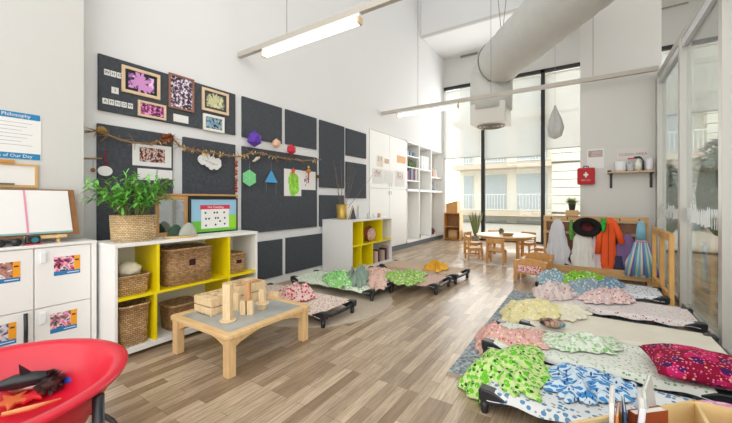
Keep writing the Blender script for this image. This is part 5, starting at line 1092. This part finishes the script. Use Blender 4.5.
# ---------------- far table and toddler chairs ----------------
TC = Vector((-1.45, 7.75, 0))
t = thing('round_table', 'round honey wood child table by the tall windows', 'table', TC)
MB().lathe([(0.58, 0.475), (0.6, 0.48), (0.6, 0.498), (0.59, 0.503)], 40).build('tabletop', mat('pale_table_top', (226, 196, 150), 0.4), t)
MB().lathe([(0.52, 0.42), (0.52, 0.475)], 32).build('apron', honey, t)
for k in range(4):
    a = PI / 4 + k * PI / 2; MB().box(-0.025, 0.025, -0.025, 0.025, 0, 0.42).build('leg', honey, t, (0.42 * math.cos(a), 0.42 * math.sin(a), 0)).rotation_euler = (0, 0, a)
def kid_chair(loc_, rz, label, group='toddler chairs round the far table'):
    """faces -Y in its own frame: backrest at +Y"""
    t = thing('toddler_chair', label, 'chair', loc_, rz, group)
    MB().box(-0.15, 0.15, -0.14, 0.14, 0.255, 0.275, 0.006).build('seat', honey, t)
    for s_ in (-1, 1):
        MB().box(s_ * 0.14 - 0.017, s_ * 0.14 + 0.017, -0.15, -0.115, 0, 0.255).build('leg', honey, t, bev=0.004)
        MB().box(s_ * 0.15 - 0.017, s_ * 0.15 + 0.017, 0.125, 0.16, 0, 0.50).build('leg', honey, t, bev=0.004)
    def rail(z0, z1, nm):
        mb = MB()
        for k in range(8):
            x0, x1 = -0.135 + k * 0.03375, -0.135 + (k + 1) * 0.03375
            f0, f1 = 0.02 * (1 - (x0 / 0.135) ** 2), 0.02 * (1 - (x1 / 0.135) ** 2)
            A = [(x0, 0.13 + f0, z0), (x1, 0.13 + f1, z0), (x1, 0.148 + f1, z0), (x0, 0.148 + f0, z0)]; 
            lo = [mb.bm.verts.new(v) for v in A]; hi = [mb.bm.verts.new((v[0], v[1], z1)) for v in A]
            mb.bm.faces.new(lo[::-1]); mb.bm.faces.new(hi)
            for q in range(4): mb.bm.faces.new((lo[q], lo[(q + 1) % 4], hi[(q + 1) % 4], hi[q]))
        mb.build(nm, honey, t)
    rail(0.42, 0.50, 'backrest'); rail(0.32, 0.345, 'back_slat')
    MB().box(-0.13, 0.13, -0.14, -0.12, 0.21, 0.25).box(-0.14, -0.125, -0.115, 0.13, 0.21, 0.25).box(0.125, 0.14, -0.115, 0.13, 0.21, 0.25).build('seat_frame', honey, t)
    MB().box(-0.15, -0.135, -0.115, 0.13, 0.1, 0.125).box(0.135, 0.15, -0.115, 0.13, 0.1, 0.125).build('stretcher', honey, t)
    return t
ch = kid_chair((-1.45, 6.90, 0), PI, 'toddler chair in front of the round table, its back to us')
for (x, y, rz, lb) in ((-1.93, 7.05, PI / 2 + 0.5, 'toddler chair at the near left of the round table, turned sideways'), (-2.18, 7.9, PI / 2 - 0.2, 'toddler chair at the far left of the round table'),
                       (-1.80, 8.52, 0.35, 'toddler chair behind the table, left of the two by the window'), (-1.15, 8.52, -0.3, 'toddler chair behind the table, right of the two by the window'), (-0.72, 7.75, -PI / 2, 'toddler chair on the right side of the round table')):
    c = copy_tree(ch); c.location = (x, y, 0); c.rotation_euler = (0, 0, rz); c['label'] = lb
p = wy(500, 232, 7.8)
t = thing('table_plant', 'small green plant in a grey pot on the far round table', 'plant', (-1.55, 7.85, 0.504))
MB().lathe([(0.045, 0), (0.06, 0.08), (0.05, 0.08)], 16).build('pot', mat('grey_pot', (110, 108, 100), 0.7), t); mb = MB(); random.seed(3)
for k in range(60): a = random.uniform(0, 6.28); mb.leaf((0, 0, 0.075), (math.cos(a), math.sin(a), random.uniform(0.4, 2)), 0.09, 0.010, 0.4)
mb.build('foliage', leafd, t)
t = thing('woven_tray', 'shallow woven bowl on the far round table', 'bowl', (-1.35, 7.45, 0.504)); MB().lathe([(0.08, 0), (0.13, 0.05), (0.12, 0.05), (0.07, 0.012)], 24).build('bowl_body', wk1, t)
# armchair pair in front of coat rack
def arm_chair(loc_, rz, label, pad):
    t = thing('toddler_armchair', label, 'chair', loc_, rz, 'wooden toddler armchairs')
    for a in (-1, 1):
        for b_ in (-1, 1): MB().box(a * 0.2 - 0.02, a * 0.2 + 0.02, b_ * 0.16 - 0.02, b_ * 0.16 + 0.02, 0, 0.34 if b_ > 0 else 0.27, 0.006).build('leg', honey, t)
    MB().box(-0.19, 0.19, -0.15, 0.16, 0.13, 0.15).build('seat', honey, t)
    P = [(-0.2, 0.22)] + [(-0.2 + 0.4 * k / 10, 0.32 + 0.045 * math.sin(PI * k / 10)) for k in range(11)] + [(0.2, 0.22)]
    MB().prism(P[0:1] + P[1:12] + P[12:], 0.15, 0.172, 'y').build('backrest', honey, t)
    MB().box(-0.18, 0.18, 0.15, 0.17, 0.13, 0.155).build('back_rail', honey, t)
    for a in (-1, 1): MB().box(a * 0.2 - 0.025, a * 0.2 + 0.025, -0.18, 0.14, 0.27, 0.29, 0.005).build('armrest', honey, t)
    if pad: MB().box(-0.16, 0.16, 0.173, 0.195, 0.165, 0.265, 0.01).build('patterned_pad', dotted('red_floral_pad', (236, 200, 196), [((200, 40, 60), 26, 0.34, (1, 1, 1)), ((40, 30, 40), 12, 0.12, (1, 1, 1))]), t)
    return t
arm_chair((-0.70, 5.72, 0), PI, 'wooden toddler armchair with red floral pad, left of the farthest right cot', True)
arm_chair((-0.66, 6.2, 0), 0.0, 'wooden toddler armchair without pad, facing the floral one', False)

# ---------------- corner cabinet and tall grass ----------------
a = wy(452, 240, 10.2)
t = thing('corner_cabinet', 'narrow light wood open cabinet by the window at the end of the left wall', 'cabinet', (-3.72, 10.18, 0))
hh = H + 0.0; zc_ = wy(455, 213, 10.2).z
MB().box(0, 0.02, 0, 0.32, 0, zc_).build('side_panel', honey, t); MB().box(0.48, 0.5, 0, 0.32, 0, zc_).build('side_panel', honey, t); MB().box(0.02, 0.48, 0.30, 0.32, 0, zc_).build('back_panel', brownw, t)
for z in (0.02, zc_ * 0.48, zc_ - 0.02): MB().box(0.02, 0.48, 0.0, 0.3, z, z + 0.02).build('shelf_board', honey, t)
z1_ = wy(452, 201, 10.2).z
t2 = thing('top_box', 'small wood box standing on top of the corner cabinet', 'box', (-3.66, 10.2, zc_ + 0.001))
MB().prism([(0, 0), (0.36, 0), (0.36, z1_ - zc_), (0.1, z1_ - zc_ - 0.06), (0, z1_ - zc_ - 0.08)], 0.0, 0.25, 'y').build('box_body', honey, t2)
basket(-3.46, 10.33, zc_ * 0.0 + 0.041, 0.2, 0.3, 0.26, mat('tan_carton', (206, 164, 116), 0.7), 'tan box shaped basket at the bottom of the corner cabinet', True, None, 8, 0.98)
p = wy(475, 236, 9.9)
t = thing('grass_plant', 'tall thin grass plant by the window behind the round table', 'plant', (p.x, 9.95, 0))
MB().lathe([(0.09, 0), (0.12, 0.2), (0.1, 0.2)], 18).build('pot', mat('stone_pot', (150, 140, 120), 0.8), t); mb = MB(); random.seed(5)
for k in range(90): a = random.uniform(0, 6.28); mb.leaf((0.04 * math.cos(a), 0.04 * math.sin(a), 0.19), (math.cos(a) * 0.25, math.sin(a) * 0.25, 1), random.uniform(0.5, 0.8), 0.012, 0.02)
mb.build('foliage', mat('olive_grass', (120, 130, 80), 0.7, var=0.3), t)

# ---------------- coat rack ----------------
RY = 6.5; RX0, RX1 = wy(543.5, 214, RY).x, 0.80
t = thing('coat_rack', 'long child height wooden coat rack with clothes hanging, before the pillar', 'coat rack', (RX0, RY, 0))
LR = RX1 - RX0; topz = 0.985
rackm = mat('rack_wood', (204, 164, 110), 0.5, var=0.15, vscale=6, stretch=(1, 5, 5))
MB().box(0, LR, 0, 0.022, topz - 0.09, topz).build('top_rail', rackm, t, bev=0.004); MB().box(0, LR, 0.0, 0.02, 0.69, 0.73).build('middle_rail', rackm, t)
MB().box(0, LR, -0.14, 0.16, 0.10, 0.12).build('base_shelf', rackm, t); MB().box(0, LR, -0.16, -0.14, 0.05, 0.19).build('base_rail', rackm, t, bev=0.004)
for x in (0, LR - 0.04):
    MB().box(x, x + 0.04, 0.024, 0.06, 0, topz).build('post', rackm, t, bev=0.004); MB().box(x, x + 0.04, -0.16, 0.024, 0.0, 0.06).build('foot', rackm, t)
MB().box(0.04, LR - 0.04, 0.062, 0.07, 0.12, topz - 0.1).build('back_panel', mat('walnut_panel', (132, 92, 62), 0.6, var=0.15), t)
for k in range(6): MB().tube([(0.12 + k * (LR - 0.24) / 5, 0, topz - 0.05), (0.12 + k * (LR - 0.24) / 5, -0.05, topz - 0.05), (0.12 + k * (LR - 0.24) / 5, -0.06, topz - 0.02)], 0.007, 6).build('peg', blackm, t)
# open gate panel at the right
t = thing('wooden_gate', 'upright pine slatted panel at the right end of the coat rack', 'gate', (0.80, 5.06, 0))
gtm = mat('gate_pine', (218, 168, 98), 0.5, var=0.12, vscale=6); GL = 1.2; gz = 0.87
for y in (0, GL * 0.46, GL - 0.06): MB().box(0, 0.045, y, y + 0.06, 0, gz).build('upright', gtm, t, bev=0.006)
MB().box(0, 0.045, 0.06, GL - 0.06, gz - 0.09, gz).build('top_rail', gtm, t, bev=0.006); MB().box(0, 0.045, 0.06, GL - 0.06, 0.08, 0.17).build('bottom_rail', gtm, t, bev=0.006)
# box and plant on the rack
p = wy(572, 214, RY)
tag(bx('wooden_box', rackm, (-0.09, 0.09, -0.035, 0.055, 0, 0.095), None, (p.x, RY, topz + 0.001), 0.004), 'small wooden box on top of coat rack under the grassy plant', 'box')
t = thing('grassy_plant', 'spiky green grass plant in dark pot above the coat rack', 'plant', (p.x, RY + 0.01, topz + 0.097))
MB().lathe([(0.04, 0), (0.055, 0.1), (0.047, 0.1)], 16).build('pot', mat('dark_pot', (50, 44, 40), 0.6), t); mb = MB(); random.seed(6)
for k in range(170): a = random.uniform(0, 6.28); q = random.uniform(0.1, 1.4); mb.leaf((0.02 * math.cos(a), 0.02 * math.sin(a), 0.09), (math.cos(a) * q, math.sin(a) * q, 1), random.uniform(0.11, 0.18), 0.0045, 0.25)
mb.build('foliage', mat('bright_grass', (122, 150, 64), 0.6, var=0.3, vscale=20), t)
# garments
def garment(name, u, vt, vb, prof, m, label, cat, y=RY - 0.085, nf=9, amp=0.14, dep=0.05, seed=0, seq=None):
    """hanging cloth: prof = (fraction down, half width m)"""
    p = wy(u, vt, y); hh = p.z - wy(u, vb, y).z; t = thing(name, label, cat, (p.x, y, p.z - hh)); mb = MB()
    P = []
    N = 26
    for k in range(N + 1):
        f_ = k / N
        for (a, b) in zip(prof, prof[1:]):
            if a[0] <= f_ <= b[0]: w_ = a[1] + (b[1] - a[1]) * (f_ - a[0]) / (b[0] - a[0]); break
        P.append((w_, hh * (1 - f_)))
    def rip(a, z): f_ = 1 - z / hh; return 1 + amp * min(1, f_ * 1.6) * (math.sin(nf * a + seed + 2.5 * noise.noise(Vector((z * 5, seed, 0)))) * 0.6 + 1.5 * noise.noise(Vector((math.cos(a) * 2.2, math.sin(a) * 2.2 + seed, z * 7))))
    mb.lathe(P, 60, sx=1, sy=dep / max(q[1] for q in prof) * 1.0, rip=rip)
    o = mb.build('cloth_body', m, t, smooth=True)
    return t, hh, p
def ribbons(t, hh, w0, w1, mats, n=12, y=-0.05):
    for k in range(n):
        a = -1 + 2 * (k + 0.5) / n; MB().tube([(a * w0, y * 0.7, hh * 0.62), (a * (w0 + w1) / 2, y - 0.01, hh * 0.35), (a * w1, y - 0.008, hh * 0.03 + 0.02 * math.sin(k * 2.1))], [0.012, 0.016, 0.02], 6).build('ribbon', mats[k % len(mats)], t, smooth=True)
tul = mat('silver_tulle', (206, 206, 212), 0.7, bump=0.4, bscale=30)
garment('tulle_dress', 557.5, 219, 271, [(0, 0.04), (0.12, 0.09), (0.35, 0.12), (0.7, 0.16), (1, 0.19)], tul, 'silver white tulle dress hanging leftmost on the coat rack', 'dress', seed=1, nf=13, amp=0.22)
garment('white_smock', 583, 229, 271, [(0, 0.06), (0.2, 0.12), (0.6, 0.14), (1, 0.17)], mat('white_cotton', (226, 224, 218), 0.85), 'white cotton smock hanging under the black hat', 'smock', seed=3, nf=12, amp=0.22)
garment('blush_top', 597, 236, 272, [(0, 0.05), (0.3, 0.08), (1, 0.09)], mat('blush_cotton', (218, 200, 206), 0.85), 'pale blush top hanging between the white smock and orange jacket', 'top', y=RY - 0.075, seed=5, nf=10, amp=0.2)
garment('leafy_scarf', 571.5, 220, 240, [(0, 0.02), (0.5, 0.04), (1, 0.025)], mat('leaf_green_cloth', (90, 150, 60), 0.8, var=0.3, vscale=20), 'leafy green scarf hanging between the tulle dress and the hat', 'scarf', dep=0.03, seed=2, nf=5)
t = thing('bowler_hat', 'black round hat with dark red lining hung on the coat rack', 'hat', wy(587, 227, RY - 0.17)); t.rotation_euler = (PI / 2 + 0.15, 0.0, -0.1)
MB().lathe([(0.03, -0.09), (0.09, -0.08), (0.11, -0.02), (0.175, 0.0), (0.195, 0.015), (0.18, 0.02), (0.10, 0.0), (0.08, -0.06), (0.02, -0.07)], 40, sy=0.8).build('hat_body', mat('black_felt', (20, 20, 22), 0.9), t, smooth=True)
MB().lathe([(0.085, 0.0), (0.075, -0.055), (0.02, -0.065)], 30, sy=0.8, cap=False).build('red_lining', mat('red_lining', (96, 28, 34), 0.8), t, smooth=True)
orm = mat('orange_cloth', (240, 92, 34), 0.75, bump=0.2, bscale=12)
t, hh, p = garment('orange_jacket', 608, 218, 270, [(0, 0.05), (0.08, 0.11), (0.5, 0.09), (0.85, 0.10), (1, 0.07)], orm, 'bright orange high visibility jacket hanging on the coat rack', 'jacket', y=RY - 0.12, seed=7, nf=5, amp=0.1)
MB().tube([(0.06, 0, hh * 0.93), (0.13, -0.02, hh * 0.72), (0.17, -0.01, hh * 0.52)], [0.045, 0.045, 0.042], 12).build('sleeve', orm, t, smooth=True); MB().tube([(-0.06, 0, hh * 0.9), (-0.11, -0.02, hh * 0.65), (-0.13, -0.02, hh * 0.3)], [0.04, 0.045, 0.04], 12).build('sleeve', orm, t, smooth=True)
MB().tube([(0.0, -0.085, hh * 0.9), (0.0, -0.085, hh * 0.1)], 0.006, 5).build('front_seam', mat('dark_orange', (176, 60, 20), 0.8), t)
pp = wy(603.5, 221, RY - 0.22)
t = thing('green_puppet', 'bright green frog like puppet hanging in front of the orange jacket', 'puppet', pp)
gp2 = mat('frog_green', (40, 170, 60), 0.7); MB().ball((0, 0, -0.03), 0.045, (0.9, 0.6, 1.1), 2, 0.1).ball((-0.02, -0.01, 0.03), 0.02).ball((0.02, -0.01, 0.03), 0.02).build('head', gp2, t, smooth=True); MB().tube([(0, 0, -0.06), (0.0, 0, -0.17)], [0.03, 0.018], 8).build('body', gp2, t, smooth=True)
garment('purple_cloak', 626, 234, 274, [(0, 0.06), (0.3, 0.12), (1, 0.17)], mat('dusty_purple_cloth', (130, 100, 150), 0.8, bump=0.3, bscale=14), 'dusty purple cloak hanging behind the tutu dress', 'cloak', y=RY - 0.075, seed=11, nf=8)
garment('navy_cloth', 618, 256, 276, [(0, 0.05), (1, 0.09)], mat('navy_cloth', (50, 52, 84), 0.8), 'dark navy cloth hanging low between the jacket and tutu', 'cloth', y=RY - 0.12, seed=12, nf=6, dep=0.03)
t, hh, p = garment('tutu_dress', 641, 221, 277, [(0, 0.035), (0.18, 0.055), (0.36, 0.06), (0.44, 0.09), (0.7, 0.15), (1, 0.20)], mat('cream_tulle', (226, 220, 206), 0.8), 'pastel rainbow tutu dress hanging rightmost on the coat rack', 'dress', y=RY - 0.14, seed=13, nf=10, amp=0.16, dep=0.07)
MB().lathe([(0.04, hh * 0.99), (0.062, hh * 0.8), (0.066, hh * 0.66)], 24, sy=0.7).build('bodice', mat('aqua_satin', (130, 184, 206), 0.5), t, smooth=True); MB().lathe([(0.07, hh * 0.64), (0.074, hh * 0.60), (0.07, hh * 0.56)], 24, sy=0.7).build('sash', mat('pink_sash', (206, 110, 170), 0.5), t, smooth=True)
ribbons(t, hh, 0.08, 0.2, [mat('aqua_ribbon', (120, 180, 216), 0.6), mat('cream_ribbon', (230, 224, 190), 0.6), mat('violet_ribbon', (120, 110, 180), 0.6), mat('sky_ribbon', (90, 160, 200), 0.6), mat('mint_ribbon', (190, 220, 200), 0.6)], 13, -0.06)
p = wy(566, 270, RY - 0.1); t = tag(MB().ball((0, 0, 0.045), 0.06, (1.1, 0.8, 0.8), 2, 0.2).build('black_shoe_bag', blackm, None, (p.x, RY - 0.09, 0.122), smooth=True), 'small black bag sitting on the base of the coat rack', 'bag')

# ---------------- things on the pillar ----------------
PY = 6.9
a = wy(577.2, 168.5, PY); c = wy(594.8, 184.5, PY); ww, hq = c.x - a.x, a.z - c.z
t = thing('first_aid_bag', 'red first aid bag with white cross mounted on the pillar', 'first aid bag', (a.x, PY, c.z)); redc = mat('red_canvas', (184, 18, 30), 0.6)
MB().box(0, ww, -0.09, -0.001, 0, hq, 0.03).build('bag_body', redc, t)
MB().tube([(ww * 0.35, -0.05, hq - 0.005), (ww * 0.38, -0.05, hq + 0.03), (ww * 0.62, -0.05, hq + 0.03), (ww * 0.65, -0.05, hq - 0.005)], 0.008, 7).build('handle', mat('grey_strap', (80, 70, 70), 0.7), t, smooth=True)
MB().box(ww * 0.5 - 0.012, ww * 0.5 + 0.012, -0.0925, -0.0905, hq * 0.42, hq * 0.74).box(ww * 0.5 - 0.034, ww * 0.5 - 0.012, -0.0925, -0.0905, hq * 0.53, hq * 0.64).box(ww * 0.5 + 0.012, ww * 0.5 + 0.034, -0.0925, -0.0905, hq * 0.53, hq * 0.64).build('white_cross', paper, t)
text('lettering', 'FIRST AID', 0.03, paper, t, (ww * 0.5, -0.0925, hq * 0.25), BACKW)
a = wy(587, 149.5, PY); c = wy(604, 168, PY); ww, hq = c.x - a.x, a.z - c.z
t = thing('wall_notice', 'white notice with a reddish picture strip on the pillar above the red bag', 'notice', (a.x, PY, c.z)); MB().box(0, ww, -0.004, 0, 0, hq).build('sheet', paper, t); MB().box(ww * 0.08, ww * 0.92, -0.005, -0.004, hq * 0.58, hq * 0.92).build('printed_strip', blotch('dusty_strip', [(150, 120, 120), (190, 160, 150), (160, 150, 150)], 20), t)
mb = MB()
for k in range(3): mb.box(ww * 0.3, ww * 0.88, -0.006, -0.005, hq * (0.66 + 0.08 * k), hq * (0.675 + 0.08 * k))
mb.build('printed_lines', paper, t)
a = wy(617, 149, PY); c = wy(648, 158, PY); ww, hq = c.x - a.x, a.z - c.z
t = thing('paper_sign', 'long pale sign with faded lettering above the pillar shelf', 'sign', (a.x, PY, c.z)); MB().box(0, ww, -0.003, 0, 0, hq).build('sheet', mat('pale_sign', (222, 216, 212), 0.8), t)
text('lettering', 'CLEAN AREA', 0.062, mat('faded_ink', (150, 124, 124), 0.8), t, (ww * 0.52, -0.0035, hq * 0.42), BACKW)
a = wy(607.3, 171, PY); shz_ = wy(630, 171.5, PY - 0.1).z; xl, xr = a.x, 0.90
t = thing('wall_shelf', 'pale wood shelf on black brackets mounted on the pillar', 'shelf', (xl, PY, shz_)); MB().box(0, xr - xl, -0.2, 0, -0.022, 0).build('board', mat('shelf_oak', (206, 176, 138), 0.5, var=0.1), t, bev=0.003)
for u in (611, 651):
    x = wy(u, 175, PY).x - xl; MB().box(x - 0.018, x + 0.018, -0.012, 0, -0.26, -0.022).box(x - 0.018, x + 0.018, -0.2, -0.012, -0.034, -0.022).build('bracket', blackm, t)
def onsh(u): return Vector((wy(u, 170, PY - 0.1).x, PY - 0.1, shz_ + 0.001))
def pot(u, r_, hh, m, label, cat, nm): return tag(MB().lathe([(r_ * 0.8, 0), (r_, hh * 0.2), (r_, hh * 0.9), (r_ * 0.8, hh), (r_ * 0.7, hh * 0.95)], 24).build(nm, m, None, onsh(u), smooth=True), label, cat)
pot(620, 0.075, 0.17, mat('white_china', (235, 236, 238), 0.3), 'white china canister, leftmost of the large pots on pillar shelf', 'canister', 'white_canister')
pot(630, 0.05, 0.13, mat('grey_tin', (190, 192, 192), 0.35), 'grey tin in the middle of the pillar shelf', 'tin', 'grey_tin')
t = thing('spray_bottle', 'clear white spray bottle with black and red trigger on the pillar shelf', 'bottle', onsh(638)); MB().lathe([(0.045, 0), (0.048, 0.12), (0.018, 0.17), (0.015, 0.2)], 20).build('bottle_body', mat('milky_bottle', (226, 226, 216), 0.3), t, smooth=True)
MB().box(-0.05, 0.03, -0.018, 0.018, 0.2, 0.235, 0.008).build('spray_head', blackm, t); MB().box(-0.13, -0.05, -0.012, 0.012, 0.195, 0.215).build('red_nozzle', mat('nozzle_red', (200, 30, 40), 0.4), t); MB().tube([(0.03, -0.01, 0.22), (0.065, -0.02, 0.15), (0.06, -0.02, 0.0)], 0.009, 7).build('black_hose', blackm, t, smooth=True)
pot(649, 0.05, 0.2, mat('lilac_white', (226, 222, 228), 0.4), 'tall pale lilac container at the right end of the pillar shelf', 'container', 'tall_container')
pot(609.3, 0.028, 0.03, blackm, 'small flat black tin at the left end of the pillar shelf', 'tin', 'black_tin')
